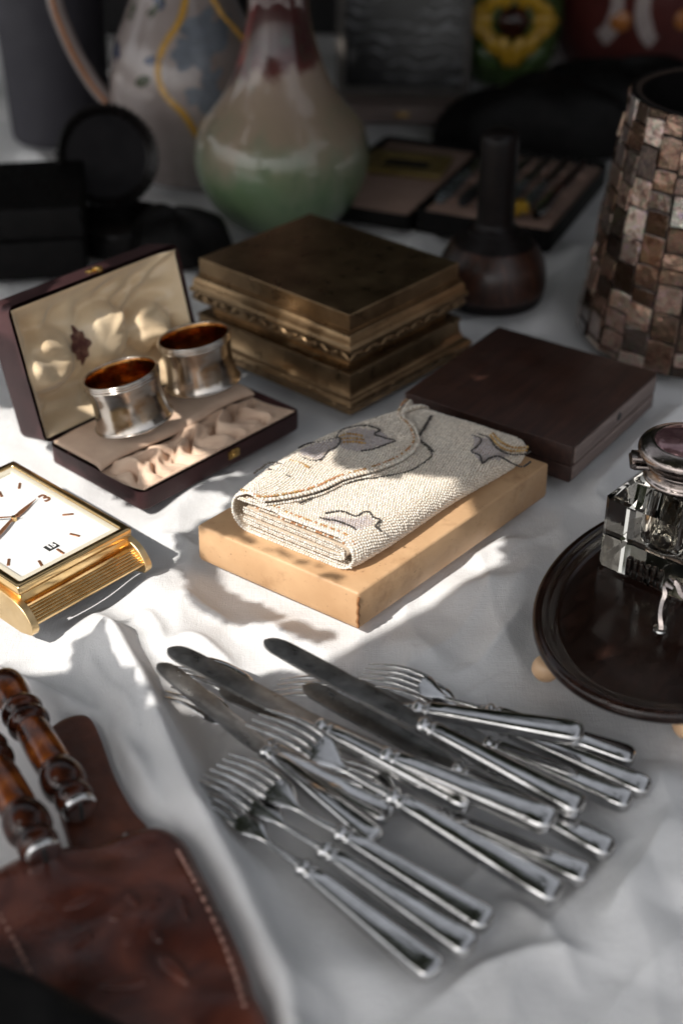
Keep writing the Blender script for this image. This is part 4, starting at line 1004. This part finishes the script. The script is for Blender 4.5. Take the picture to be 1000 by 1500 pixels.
from_bm('rim_band', lathe([(SR1 + .0012 * math.cos(2 * math.pi * k / 10) - .001, SH - .0004 + .0012 * math.sin(2 * math.pi * k / 10)) for k in range(10)], 64, True), MT['black'], sv, 180)

# ================================================================ leather knife roll with turned handles
def pillow(outline, z0, h, name, m, parent, origin, rough=.0015, seed=3, edge=.010, zf=None, nn=14, sub=True):
    """closed cushion: rounded edge, uneven top"""
    P = [Vector((p[0], p[1], 0)) for p in spline([(*p, 0) for p in outline] + [(*outline[0], 0)], 6)][:-1]
    c = sum(P, Vector()) / len(P); n = len(P); V, Fc = [], []
    for r in range(nn + 1):
        q = r / nn; s = 1 - q ** 1.35
        for p in P:
            w = c + (p - c) * s; d = (p - c).length * (1 - s); k = min(1, d / edge); z = z0 + h * math.sqrt(max(0, 1 - (1 - k) ** 2))
            z += rough * (float(vnoise(np.array(w.x), np.array(w.y), 45, seed)) - .5) * 2 * k + (zf(w.x, w.y) * k if zf else 0)
            V.append((w.x, w.y, z))
    for r in range(nn):
        for i in range(n): Fc.append((r * n + i, r * n + (i + 1) % n, (r + 1) * n + (i + 1) % n, (r + 1) * n + i))
    b0 = len(V); V += [(p.x, p.y, z0 - .0012) for p in P]
    for i in range(n): Fc.append((i, b0 + i, b0 + (i + 1) % n, (i + 1) % n))
    Fc.append(tuple(range(b0, b0 + n)))
    return pyd(name, V, Fc, m, parent, 70, origin)
lo_ = G(150, 1400)
lc = thing('leather_case', 'oxblood leather knife case with stitched edges and upright tongue', 'case', lo_)
body_px = [(-90, 1345), (-20, 1298), (40, 1266), (100, 1256), (145, 1252), (185, 1236), (236, 1226), (274, 1246), (300, 1292), (346, 1385), (374, 1465), (398, 1570), (220, 1680), (-120, 1680)]
bpoly = pxl(*body_px)
FLATS.append((bpoly, .018))
pillow(bpoly, .0022, .0105, 'body', MT['oxblood'], lc, lo_, .0026, 3, .012)
tongue_px = [(60, 1092), (78, 1064), (106, 1050), (131, 1052), (148, 1082), (168, 1136), (196, 1190), (236, 1252), (170, 1300), (110, 1260)]
tg = pillow(pxl(*tongue_px, z=.004), .0035, .0028, 'tongue', MT['tan_leather'], lc, lo_, .0006, 5, .004)
FLATS.append((pxl(*tongue_px), .012))
for pts, nst in (([(262, 1252), (284, 1292), (318, 1362), (345, 1432), (362, 1490)], 19), ([(2, 1345), (18, 1375), (34, 1405), (50, 1440)], 8)):
    L = spline([(*G(a, b, .0125),) for a, b in pts], 8)
    for k in range(nst):
        f = k / nst * (len(L) - 2); i = int(f); p = L[i].lerp(L[i + 1], f - i); d = (L[i + 1] - L[i]).normalized()
        z_ = .0142 if nst < 20 else .0128
        o = from_bm('stitch', tube([p + d * -.0019 - lo_ + Vector((0, 0, z_ - p.z - .0008)), p - lo_ + Vector((0, 0, z_ - p.z + .0004)), p + d * .0019 - lo_ + Vector((0, 0, z_ - p.z - .0008))], [.0006, .0010, .0006], 6), MT['thread'], lc, 180)
stud = G(185, 1225, .008); from_bm('stud', xf(lathe([(0, .0014), (.0016, .001), (.0022, 0)], 16), Matrix.Translation(stud - lo_)), MT['lidsilver'], lc)
def turned(end, toward, zc, label, sc=1.0):
    a, b = G(*end, zc), G(*toward, zc + .004); x = (b - a).normalized(); y = Vector((0, 0, 1)).cross(x).normalized()
    m = Matrix((x, y, x.cross(y))).transposed().to_4x4(); m.translation = a; m = m @ Matrix.Diagonal((sc, sc, sc, 1))
    t = thing('knife_handle', label, 'handle', mat4=m, group='turned handles in the leather case')
    rot = Matrix.Rotation(math.pi / 2, 4, 'Y')
    def lp(nm, pr, mt_, par=t): return from_bm(nm, xf(lathe(smooth_prof(pr, 4), 32), rot), mt_, par, 60)
    cap = lp('end_cap', [(0, -.0008), (.0060, -.0004), (.0082, .0006), (.0086, .0022), (.0078, .0032), (.0070, .0036)], MT['silver'])
    from_bm('slot', bx(-.0012, -.0002, -.0010, .0010, -.0056, .0056, .0002, 1), MT['ink'], cap)
    lp('dark_bulb', [(.0074, .0034), (.0090, .0050), (.0098, .0080), (.0094, .0110), (.0086, .0128), (.0092, .0140), (.0110, .0175), (.0114, .0225), (.0106, .0275), (.0092, .0305), (.0090, .0320)], MT['tortoise'])
    lp('amber_grip', [(.0089, .0318), (.0092, .0345), (.0094, .0420), (.0092, .0520), (.0088, .0600), (.0085, .0640)], MT['amber'])
    lp('dark_bulb', [(.0084, .0638), (.0104, .0660), (.0110, .0690), (.0100, .0722), (.0090, .0735), (.0104, .0752), (.0110, .0780), (.0100, .0812), (.0086, .0830)], MT['tortoise'])
    lp('amber_grip', [(.0084, .0828), (.0092, .0880), (.0100, .0960), (.0090, .1040), (.0060, .1080), (0, .1090)], MT['amber'])
    return t
turned((119, 1187), (-2, 985), .0165, 'turned amber and tortoise handle lying against the brown leather tongue')
turned((66, 1254), (-40, 1062), .0175, 'turned amber and tortoise handle lying on the stitched case body')
bp_px = [(-80, 1372), (0, 1397), (62, 1418), (132, 1452), (212, 1500), (260, 1575), (180, 1700), (-140, 1700)]
bo = G(40, 1520)
bk = pillow(pxl(*bp_px, z=.030), .0145, .0165, 'black_pouch', MT['black'], None, bo, .002, 8, .014); bk.location = bo
tag(bk, 'plain black leather pouch lying over the near corner of the leather case', 'pouch')

# tooled flower on the leather: raised petals and leaves cut in the hide
for k, (px, py, a, L, w) in enumerate([(205, 1345, .3, .016, .006), (225, 1330, 1.2, .015, .006), (196, 1320, 2.2, .015, .006), (180, 1345, 3.1, .016, .006), (196, 1372, 4.1, .016, .006), (226, 1366, 5.3, .016, .006), (120, 1320, .6, .024, .008), (110, 1390, 1.0, .026, .009), (255, 1420, 2.3, .026, .009), (270, 1330, 1.9, .02, .006), (180, 1440, .2, .026, .009), (150, 1290, 2.6, .02, .006)]):
    c = G(px, py, .0125) - lo_; q = [(math.cos(b) * L / 2, math.sin(b) * w / 2 * (1 + .3 * math.cos(b))) for b in np.linspace(0, 2 * math.pi, 14, endpoint=False)]
    from_bm('tooled_petal', xf(prism([(x_, y_, -.002) for x_, y_ in q], [(x_ * .72, y_ * .6, .0014) for x_, y_ in q], .0005, 1), Matrix.Translation((c.x, c.y, .0122)) @ Matrix.Rotation(a, 4, 'Z')), MT['oxblood'], lc, 60)
# ================================================================ the things behind, out of focus
def lathe_thing(name, label, cat, px, py, prof, m, part='body', n=64, group=None):
    p = G(px, py); t = thing(name, label, cat, p, group)
    FLATS.append(([(p.x + prof[0][0] * math.cos(a), p.y + prof[0][0] * math.sin(a)) for a in np.linspace(0, 2 * math.pi, 14, endpoint=False)], .03))
    return t, from_bm(part, lathe(smooth_prof(prof, 5), n), m, t, 60)
vprof = [(.040, 0), (.051, .004), (.0675, .022), (.0775, .043), (.0805, .064), (.0755, .0875), (.0640, .1035), (.0530, .117), (.0425, .136), (.0330, .163), (.0275, .188), (.0260, .210), (.0265, .235), (.0300, .262), (.0365, .280), (.0380, .284), (.0340, .282), (.0260, .258), (.0235, .22), (.028, .17), (.045, .115), (.065, .07), (.05, .02), (0, .010)]
vs_, vb = lathe_thing('drip_glaze_vase', 'bottle vase with green, cream and dark red drip glaze behind the bronze casket', 'vase', 415, 322, vprof, MT['drip'], 'body', 96)
# --- floral jug
jp = [(.044, 0), (.052, .004), (.066, .030), (.0745, .065), (.0760, .095), (.0700, .128), (.0560, .160), (.0460, .185), (.0440, .205), (.0500, .230), (.0570, .250), (.0540, .250), (.040, .205), (.066, .10), (.05, .02), (0, .012)]
jt, jbody = lathe_thing('floral_jug', 'white painted jug with yellow medallion and leaf sprigs behind the drip glaze vase', 'jug', 283, 254, jp, MT['faience'], 'body', 80)
JS = smooth_prof(jp[:11], 6); jr = lambda z: float(np.interp(z, [q[1] for q in JS], [q[0] for q in JS]))
def on_jug(th, z, lift=.0006):
    r = jr(z) + lift; return Vector((r * math.sin(th), -r * math.cos(th), z))
def jug_band(pts, w, m, name):
    P = [on_jug(a, b) for a, b in pts]; return from_bm(name, sweep(P, [[(w, -.0004), (w, .0004), (-w, .0004), (-w, -.0004)]] * len(P), True, (0, -1, .2)), m, jt, 60)
def jug_patch(th, z, rw, rh, rot, m, name, lobes=0):
    V = [on_jug(th, z, .0012)]; n = 20
    for k in range(n):
        a = 2 * math.pi * k / n; s = 1 + (.3 * math.cos(lobes * a) if lobes else 0); u, v = rw * s * math.cos(a), rh * s * math.sin(a)
        u, v = u * math.cos(rot) - v * math.sin(rot), u * math.sin(rot) + v * math.cos(rot); V.append(on_jug(th + u / jr(z), z + v, .0008))
    return pyd(name, V, [(0, 1 + k, 1 + (k + 1) % n) for k in range(n)], m, jt, 180)
med = []
for k in range(64):
    a = 2 * math.pi * k / 63; s = 1 + .13 * math.cos(4 * a); med.append((.42 + .62 * s * math.cos(a), .125 + .066 * s * math.sin(a)))
jug_band(med, .0030, MT['paint_yellow'], 'medallion_border')
rj = random.Random(4)
for k in range(7): jug_patch(.42 + rj.uniform(-.35, .3), .125 + rj.uniform(-.03, .04), rj.uniform(.010, .02), rj.uniform(.006, .012), rj.uniform(0, 3), MT['paint_grey'], 'painted_landscape', 3)
for k in range(18):
    th = rj.uniform(-1.15, -.35); z = rj.uniform(.07, .215)
    if k < 6: th = rj.uniform(-.6, .7); z = rj.uniform(.192, .235)
    jug_patch(th, z, rj.uniform(.008, .013), rj.uniform(.004, .006), rj.uniform(0, 3), MT[('paint_green', 'paint_blue', 'paint_green', 'paint_blue')[k % 4]], 'painted_leaf', 5 if k % 3 == 0 else 0)
hp = spline([on_jug(-1.45, .075, .002), on_jug(-1.5, .1, .02), Vector((-.112, -.01, .14)), Vector((-.120, -.01, .185)), Vector((-.095, -.01, .225)), on_jug(-1.5, .235, -.001)], 6)
from_bm('handle', tube(hp, .0075, 12, (0, 1, 0)), MT['faience'], jt, 60)
from_bm('handle_stripe', tube([p + Vector((-.0005, -.0070, .001)) for p in hp], .0022, 8, (0, 1, 0)), MT['paint_orange'], jt, 60)
# --- slate pot
lathe_thing('slate_pot', 'tall matt slate grey cylindrical pot beside the floral jug', 'pot', 93, 196, [(.050, 0), (.0535, .002), (.0545, .02), (.0565, .12), (.059, .22), (.060, .232), (.057, .234), (.054, .22), (.050, .02), (0, .01)], MT['slate'])
# --- round black trinket box with its lid propped open
ro = G(178, 352); rt = thing('round_trinket_box', 'round black lacquer box with its lid standing open', 'box', ro)
from_bm('base', lathe(smooth_prof([(.0, 0), (.040, 0), (.044, .003), (.045, .020), (.043, .023)], 4) + [(.041, .023), (.041, .008), (0, .008)], 56), MT['blacksatin'], rt, 50)
lm2 = Matrix.Translation((-.010, .040, .026)) @ Matrix.Rotation(math.radians(14), 4, 'Z') @ Matrix.Rotation(math.radians(-72), 4, 'X') @ Matrix.Translation((0, -.042, 0)) @ Matrix.Rotation(math.pi, 4, 'X')
lm2 = Matrix.Translation((-.012, .036, .066)) @ Matrix.Rotation(math.radians(18), 4, 'Z') @ Matrix.Rotation(math.radians(72), 4, 'X')
rl = from_bm('lid', xf(lathe([(0, -.012), (.030, -.0115), (.042, -.008), (.0455, -.002), (.0462, .004), (.0450, .0055), (.0430, .005), (.0400, .0005), (.0385, -.002), (.0370, -.003)], 64), lm2), MT['blacksatin'], rt, 50)
from_bm('lid_lining', xf(lathe([(0, -.0020), (.030, -.0024), (.0372, -.0030)], 56), lm2), MT['greymirror'], rl, 180)
for k in range(40):
    a = 2 * math.pi * k / 40; from_bm('rim_bead', xf(lathe([(0, -.0016), (.0014, -.001), (.0018, 0), (.0014, .001), (0, .0016)], 8), lm2 @ Matrix.Translation((.0462 * math.cos(a), .0462 * math.sin(a), 0))), MT['blacksatin'], rl, 180)
# --- black leather box at the left, black cloth bundles
def boxthing(name, label, cat, px, py, sx, sy, sz, rz, m, lidz=None, bev=.004):
    p = G(px, py); t = thing(name, label, cat, mat4=Matrix.Translation(p) @ Matrix.Rotation(rz, 4, 'Z'))
    from_bm('base', bx(-sx, sx, -sy, sy, 0, sz * .55, bev, 3), m, t); from_bm('lid', bx(-sx - .001, sx + .001, -sy - .001, sy + .001, sz * .55 + .0008, sz, bev, 3), m, t)
    from_bm('clasp', bx(-.008, .008, -sy - .003, -sy - .0005, sz * .42, sz * .68, .0008), MT['brass'], t); return t
boxthing('black_box', 'black leather box at the back of the ring case lid', 'box', -10, 375, .085, .060, .065, math.radians(8), MT['black'])
def bundle(px, py, rx, ry, h, seed, label, cat='bag', m='black', rot=0):
    p = G(px, py); rr = random.Random(seed); ph = [rr.uniform(0, 6) for _ in range(6)]
    def f(u, v):
        a = 2 * math.pi * u; e = math.pi * .5 * v; s = 1 + .10 * math.sin(3 * a + ph[0]) + .06 * math.sin(7 * a + ph[1] + 3 * v); q = math.cos(e) ** .55 if v < 1 else 0
        x, y = rx * s * math.cos(a) * q, ry * s * math.sin(a) * q
        return (x * math.cos(rot) - y * math.sin(rot), x * math.sin(rot) + y * math.cos(rot), h * math.sin(e) ** .8 * (1 + .10 * math.sin(2 * a + ph[2]) + .05 * math.sin(5 * a + ph[3])) if v > 0 else 0)
    o = grid(f, 61, 26, 'black_bag' if cat == 'bag' else 'black_cloth', MT[m], None); o.location = p; tag(o, label, cat); return o
bundle(262, 372, .045, .035, .040, 3, 'crumpled black cloth between the ring case lid and bronze casket', 'cloth')
bundle(792, 214, .105, .050, .066, 5, 'slouching black bag behind the open cutlery case')
bundle(905, 176, .110, .055, .062, 9, 'large black bag behind the mother of pearl vase')
# --- turned dark bottle
wb, wbb = lathe_thing('dark_bottle', 'dark turned wooden bottle with tall neck and round rosewood base', 'bottle', 718, 436, [(.036, 0), (.0415, .002), (.0440, .010), (.0440, .022), (.0415, .036), (.0335, .050), (.0215, .060), (.0160, .066), (.0152, .074), (.0150, .105), (.0152, .130), (.0140, .139), (.009, .143), (0, .144)], MT['black_wood'], 'neck')
from_bm('body_band', lathe(smooth_prof([(.0425, .009), (.0447, .012), (.0448, .022), (.0423, .036), (.0345, .049), (.0325, .0502)], 5), 56), MT['rosewood'], wb, 60)
from_bm('collar', lathe([(.0205 + .0018 * math.cos(2 * math.pi * k / 10), .0600 + .0018 * math.sin(2 * math.pi * k / 10)) for k in range(10)], 48, True), MT['black_wood'], wb, 180)
# --- open cutlery case
HZ = .022
cN, cR2, cK2, cL2 = G(607, 306, HZ), G(806, 338, HZ), G(876, 243, HZ), G(690, 210, HZ)
cx_ = (cR2 - cN); cy_ = (cL2 - cN); cy_ = cy_ - cx_.normalized() * cy_.dot(cx_.normalized())
cm = basis(Vector((cN.x, cN.y, 0)), cx_, cy_, (0, 0, 1)); CA, CB = cx_.length, cy_.length
cc2 = thing('open_cutlery_case', 'open black cutlery case with faded pink lining and slots', 'case', mat4=cm)
FLATS.append(([v2(cm @ Vector(q)) for q in ((-.16, 0, 0), (CA, 0, 0), (CA, CB, 0), (-.16, CB, 0))], .02))
from_bm('tray', shell(0, CA, 0, CB, 0, HZ, .006, .002), MT['black'], cc2, 35)
from_bm('lining', bx(.0062, CA - .0062, .0062, CB - .0062, .0065, HZ - .004, .001), MT['pink_felt'], cc2)
ldm = from_bm('lid', shell(-CA * .86, -.004, -.004, CB + .006, 0, .016, .006, .002), MT['black'], cc2, 35)
from_bm('lid_lining', bx(-CA * .86 + .0062, -.0102, .0022, CB - .0002, .0062, .0125, .001), MT['pink_felt'], ldm)
for k in range(3): from_bm('slot_bar', bx(.010, CA - .010, CB * (.2 + .28 * k), CB * (.2 + .28 * k) + .008, HZ - .0041, HZ + .001, .0012), MT['pink_felt'], cc2)
def small_knife(u, mh_, bl, label, y0=.10, L=.8):
    t = thing('small_knife', label, 'knife', mat4=cm @ Matrix.Translation((CA * u, CB * y0, HZ + .0048)), group='small knives in the open cutlery case')
    hl = CB * L * .5
    from_bm('handle', sweep([Vector((0, hl * q, 0)) for q in (0, .03, .2, .6, .9, 1)], [oct_sec(w, .0036, .5) for w in (.003, .0050, .0058, .0050, .0044, .003)]), mh_, t)
    from_bm('blade', sweep([Vector((0, hl + CB * L * .5 * q, 0)) for q in (-.02, .2, .6, .85, 1)], [[(w, .0007), (-w, .0007), (-w, -.0007), (w, -.0007)] for w in (.003, .0048, .0046, .0034, .0006)]), MT['steel'], t)
for u, h_, lab in ((.13, 'bluehandle', 'small knife with pale blue-grey handle next to the case hinge'), (.30, 'darkhandle', 'small dark-handled knife between two pale ones, near the hinge'), (.44, 'bluehandle', 'small pale knife behind the dark bottle neck'), (.58, 'bluehandle', 'small pale steel knife in the middle of the lining, beside yellow block'), (.72, 'bluehandle', 'small pale steel knife beside the thin bright spoon'), (.85, 'silver', 'thin bright silver piece at the far end of the pink lining')):
    small_knife(u, MT[h_], 0, lab)
yk = cm @ Vector((CA * .66, CB * .10, HZ + .0012)); yo = from_bm('yellow_block', bx(-.016, .016, -.007, .007, 0, .012, .003, 3), MT['sunyellow']); yo.location = yk; yo.rotation_euler = (0, 0, .3)
tag(yo, 'small yellow rounded block in the pink-lined cutlery case', 'block')
# framed plaque lying in the open lid
fm = cm @ Matrix.Translation((-CA * .45, CB * .64, .0132)) @ Matrix.Rotation(.12, 4, 'Z')
fp = thing('gilt_plaque', 'olive gilt framed plaque lying in the open cutlery case lid', 'plaque', mat4=fm)
from_bm('frame', ring_rect(.042, .030, .024, .014, 0, .006, .0015), MT['olive_gold'], fp); from_bm('panel', bx(-.0243, .0243, -.0143, .0143, .0004, .003, 0), MT['ink'], fp)
# --- standing engraved picture and the wooden box in front of it
pb = G(590, 140); pmx = Matrix.Translation(pb) @ Matrix.Rotation(math.radians(-4), 4, 'Z') @ Matrix.Rotation(math.radians(-8), 4, 'X')
pf = thing('engraved_picture', 'standing dark picture of pale swirling lines in a silvered frame', 'picture', mat4=pmx)
from_bm('frame', xf(ring_rect(.078, .125, .068, .115, -.010, .010, .002), Matrix.Translation((0, 0, .125)) @ Matrix.Rotation(math.pi / 2, 4, 'X')), MT['driftframe'], pf)
from_bm('print', bx(-.0683, .0683, -.002, .002, .0097, .2403, 0), MT['print'], pf)
from_bm('strut', prism([(-.012, .0085, .002), (.012, .0085, .002), (.012, .075, .002), (-.012, .075, .002)], [(-.008, .0085, .15), (.008, .0085, .15), (.008, .013, .15), (-.008, .013, .15)], .001), MT['black'], pf)
bt = boxthing('low_wooden_box', 'low brown wooden box lying in front of the standing picture', 'box', 588, 172, .072, .022, .018, math.radians(-4), MT['walnut_edge'], bev=.002)
# --- sunflower pot
sp, spb = lathe_thing('sunflower_pot', 'majolica pot with raised yellow sunflower behind the black bag', 'pot', 740, 112, [(.040, 0), (.046, .004), (.056, .03), (.062, .07), (.060, .11), (.050, .15), (.048, .18), (.052, .19), (.046, .19), (.042, .15), (.05, .05), (0, .01)], MT['glaze_green'])
fz, fa = .080, math.radians(-2)
def on_pot(da, z, lift): r = .0605 + lift; return Vector((r * math.sin(fa + da), -r * math.cos(fa + da), z))
for k in range(14):
    a = 2 * math.pi * k / 14; c = on_pot(.56 * math.cos(a), fz + .033 * math.sin(a), .003)
    from_bm('petal', xf(lathe([(0, -1), (.6, -.6), (1, 0), (.55, .7), (0, 1)], 10), Matrix.Translation(c) @ Matrix.Rotation(-(math.pi / 2 - a), 4, 'Y') @ Matrix.Diagonal((.0105, .0055, .0215, 1))), MT['sunyellow'], sp, 180)
from_bm('flower_centre', xf(lathe([(0, -1), (.7, -.7), (1, 0), (.7, .7), (0, 1)], 20), Matrix.Translation(on_pot(0, fz, .003)) @ Matrix.Diagonal((.020, .011, .020, 1))), MT['tortoise'], sp, 180)
for s in (-1, 1):
    from_bm('leaf', xf(lathe([(0, -1), (.6, -.6), (1, 0), (.55, .7), (0, 1)], 10), Matrix.Translation(on_pot(s * .45, .035, .002)) @ Matrix.Rotation(s * .7, 4, 'Y') @ Matrix.Diagonal((.011, .005, .022, 1))), MT['glaze_green'], sp, 180)
# --- dark red jar with white slip scrolls
rp, rpb = lathe_thing('dark_red_jar', 'large dark red jar with chalky white scrolls behind the black bags', 'jar', 915, 90, [(.07, 0), (.078, .005), (.096, .05), (.108, .11), (.104, .17), (.08, .22), (.06, .25), (.05, .25), (.09, .1), (0, .01)], MT['darkred'])
RS = smooth_prof([(.078, .005), (.096, .05), (.108, .11), (.104, .17), (.08, .22)], 6); rjr = lambda z: float(np.interp(z, [q[1] for q in RS], [q[0] for q in RS]))
def on_red(th, z, lift=.0008): r = rjr(z) + lift; return Vector((r * math.sin(th), -r * math.cos(th), z))
for c0, s in ((-.55, 1), (.15, -1), (.75, 1)):
    P = [on_red(c0 + .22 * s * math.cos(a) * (1 - a / 9), .10 + .035 * math.sin(a) * (1 - a / 9) + .006 * a) for a in np.linspace(-1.5, 5, 30)]
    from_bm('slip_scroll', sweep(P, [[(w, -.0008), (w, .0010), (-w, .0010), (-w, -.0008)] for w in np.linspace(.010, .004, 30)], True, (0, -1, .2)), MT['redwhite'], rp, 60)
for k, th in enumerate((-.3, .45)):
    from_bm('painted_flower', xf(lathe([(0, -1), (.7, -.7), (1, 0), (.7, .7), (0, 1)], 12), Matrix.Translation(on_red(th, .075)) @ Matrix.Rotation(th, 4, 'Z') @ Matrix.Diagonal((.014, .004, .014, 1))), MT['paint_orange'], rp, 180)
# small clear glass at the far left
lathe_thing('clear_tumbler', 'small clear glass tumbler at the far left of the slate pot', 'glass', 2, 62, [(.022, 0), (.024, .002), (.027, .05), (.0275, .06), (.0265, .06), (.025, .008), (0, .006)], MT['glass'])

# --- added black curtain at back and right, keeps bright sky out of reflections
def curt(u, v):
    s = u * 3.0
    x, y = (-1.35 + s * 1.5, 1.97) if s < 1.75 else (1.275 + .06 * math.sin(min(1, (s - 1.75) / .1) * 1.57), 1.97 - (s - 1.75) * 1.45)
    w = .035 * math.sin(38 * u * 3 + 1.5 * math.sin(9 * u)) + .015 * math.sin(71 * u * 3); q = (.4 + .6 * v)
    return (x + (w * q if s >= 1.75 else 0), y + (w * q if s < 1.75 else 0), 1.0 - 1.5 * v)
ct = grid(curt, 300, 12, 'sky_block_curtain', MT['curtain'], None, .003); tag(ct, 'added black curtain hanging in folds to block the sky behind', 'curtain')
# ================================================================ added leafy branch out of view, leaves placed to shape the shade
LIT = [  # sunlit patches of the photograph: (height they lie at, outline)
    (.0, [(-400, 560), (-60, 640), (40, 690), (150, 742), (240, 735), (325, 712), (330, 735), (296, 750), (208, 802), (190, 850), (150, 905), (150, 930), (96, 935), (86, 1008), (40, 1000), (-60, 990), (-400, 1010)]),
    (.026, [(-500, 520), (-60, 560), (30, 640), (186, 748), (200, 782), (88, 905), (-300, 960)]),
    (.0, [(178, 912), (205, 856), (232, 822), (262, 846), (272, 880), (300, 903), (335, 912), (392, 908), (432, 938), (520, 932), (600, 928), (652, 905), (668, 945), (640, 990), (560, 1000), (470, 985), (380, 975), (330, 1010), (300, 1060), (318, 1120), (300, 1150), (258, 1090), (232, 1010), (190, 970)]),
    (.013, [(276, 770), (400, 815), (522, 870), (610, 820), (600, 905), (525, 930), (400, 890), (284, 840)]),
    (.042, [(322, 735), (372, 690), (440, 668), (500, 690), (580, 705), (660, 690), (700, 712), (640, 780), (560, 832), (520, 846), (420, 800), (336, 770)]),
    (.0, [(655, 862), (700, 826), (740, 822), (770, 850), (730, 878), (680, 892)]),
    (.0, [(460, 1030), (520, 1036), (560, 1070), (520, 1075), (470, 1056)]),
    (.016, [(210, 690), (250, 665), (300, 645), (345, 625), (405, 603), (425, 606), (330, 660), (215, 715)]),
    (.075, [(128, 440), (180, 415), (225, 425), (220, 475), (165, 505), (140, 490)]), (.070, [(15, 480), (62, 465), (85, 520), (60, 560), (35, 550)]),
    (.034, [(140, 590), (235, 566), (250, 600), (180, 632), (150, 625)]),
    (.062, [(325, 420), (420, 452), (515, 492), (520, 520), (420, 480), (330, 445)]),
]
def shadow_foot(p): return (p.x - SUN_DIR.x * p.z / SUN_DIR.z, p.y - SUN_DIR.y * p.z / SUN_DIR.z)
LITP = [np.array([shadow_foot(G(a, b, z)) for a, b in poly]) for z, poly in LIT]
gx, gy = np.meshgrid(np.linspace(-1.2, 1.2, 1200), np.linspace(0, 2.4, 1200), indexing='ij'); LITR = np.zeros(gx.shape, bool)
for P in LITP:
    ins = np.zeros(gx.shape, bool)
    for i in range(len(P)):
        a, b = P[i], P[(i + 1) % len(P)]
        if abs(b[1] - a[1]) < 1e-12: continue
        ins ^= ((a[1] > gy) != (b[1] > gy)) & (gx < (b[0] - a[0]) * (gy - a[1]) / (b[1] - a[1]) + a[0])
    LITR |= ins
def lit_mask(x, y):
    i = np.clip(((x + 1.2) / 2.4 * 1199 + .5).astype(int), 0, 1199); j = np.clip((y / 2.4 * 1199 + .5).astype(int), 0, 1199); return LITR[i, j]
rs = np.random.RandomState(11)
shape = np.array([(0, 0), (.22, .17), (.5, .25), (.78, .16), (1, 0), (.78, -.16), (.5, -.25), (.22, -.17)]) - np.array([.5, 0])
LV_, LF_ = [], []
def leaves(n, size, zr, xr, yr):
    """leaves kept only where their shade misses the sunlit patches"""
    fx, fy = rs.uniform(*xr, n), rs.uniform(*yr, n); z = rs.uniform(*zr, n); sz = rs.uniform(size[0], size[1], n)
    R = [Matrix.Rotation(rs.uniform(0, 6.28), 3, 'Z') @ Matrix.Rotation(rs.normal(0, .35), 3, 'X') @ Matrix.Rotation(rs.normal(0, .35), 3, 'Y') for _ in range(n)]
    for i in range(n):
        c = Vector((fx[i] + SUN_DIR.x * z[i] / SUN_DIR.z, fy[i] + SUN_DIR.y * z[i] / SUN_DIR.z, z[i]))
        vs = [c + R[i] @ Vector((a * sz[i], b * sz[i] * 1.5, .12 * sz[i] * (abs(b) * 2 - .2))) for a, b in shape]
        ft = np.array([shadow_foot(v) for v in vs] + [shadow_foot(c)])
        if lit_mask(ft[:, 0], ft[:, 1]).sum() > 1: continue
        b0 = len(LV_); LV_.extend([tuple(v) for v in vs]); LF_.append((b0, b0 + 1, b0 + 2, b0 + 6, b0 + 7)); LF_.append((b0 + 2, b0 + 3, b0 + 4, b0 + 5, b0 + 6))
leaves(2800, (.045, .085), (.62, 1.15), (-.75, .75), (.26, 1.5))
leaves(1700, (.07, .11), (.8, 1.4), (-1.1, 1.0), (1.0, 1.7))
leaves(4600, (.05, .09), (.40, .52), (-.7, 1.25), (1.5, 2.4))  # low leaves added to darken the things at the back
leaves(9000, (.018, .032), (.60, .72), (-.42, .42), (.36, 1.15))
w0, w1 = G(150, 960), G(470, 740)          # dense leaves added to shade the cloth between clock and cardboard box
leaves(6500, (.009, .018), (.56, .62), (w0.x - .03, w1.x + .03), (w0.y - .03, w1.y + .03))
w0, w1 = G(60, 1180), G(330, 930)
leaves(2200, (.010, .02), (.56, .62), (w0.x - .03, w1.x + .02), (w0.y - .02, w1.y + .02))
w0, w1 = G(420, 1130), G(800, 900)
leaves(1800, (.010, .02), (.56, .62), (w0.x - .03, w1.x + .02), (w0.y - .02, w1.y + .02))
br_o = Vector((-.9, -.35, 0))
tree = thing('added_shade_tree', 'added leafy branch out of view, placed to shade the table', 'tree', br_o)
fo = pyd('shade_foliage', LV_, LF_, None, tree, 0, br_o); fo['kind'] = 'stuff'
M = Mat('green_leaf'); M.link(M.ramp(M.noise(6, 3), [(.3, (.028, .040, .018)), (.7, (.05, .07, .03))]), 'Base Color'); M.set(Roughness=.45); fo.data.materials.append(M.m)
bark = simple('branch_bark', (.05, .036, .026, 1), (.1, .075, .055, 1), 40, (.8, .95), 0, (.5, .004))
tk = [Vector((-.95, -.45, -.8)), Vector((-.93, -.42, .0)), Vector((-.88, -.36, .6)), Vector((-.7, -.2, 1.05)), Vector((-.35, .1, 1.18)), Vector((.1, .6, 1.2)), Vector((.3, 1.1, 1.22))]
sp_ = spline([p - br_o for p in tk], 6)
from_bm('shade_trunk', tube(sp_, [.06 - .055 * (k / (len(sp_) - 1)) for k in range(len(sp_))], 12, (0.3, 1, 0)), bark, tree, 180)
for q0, q1 in ((24, (.35, .2, 1.1)), (28, (.6, .9, 1.15)), (30, (.0, 1.3, 1.25))):
    a = sp_[q0]; b = Vector(q1) - br_o; L = spline([a, a.lerp(b, .5) + Vector((0, 0, .06)), b], 6); from_bm('shade_limb', tube(L, [.018 - .014 * k / (len(L) - 1) for k in range(len(L))], 8, (.3, 1, 0)), bark, tree, 180)
finish_cloth()
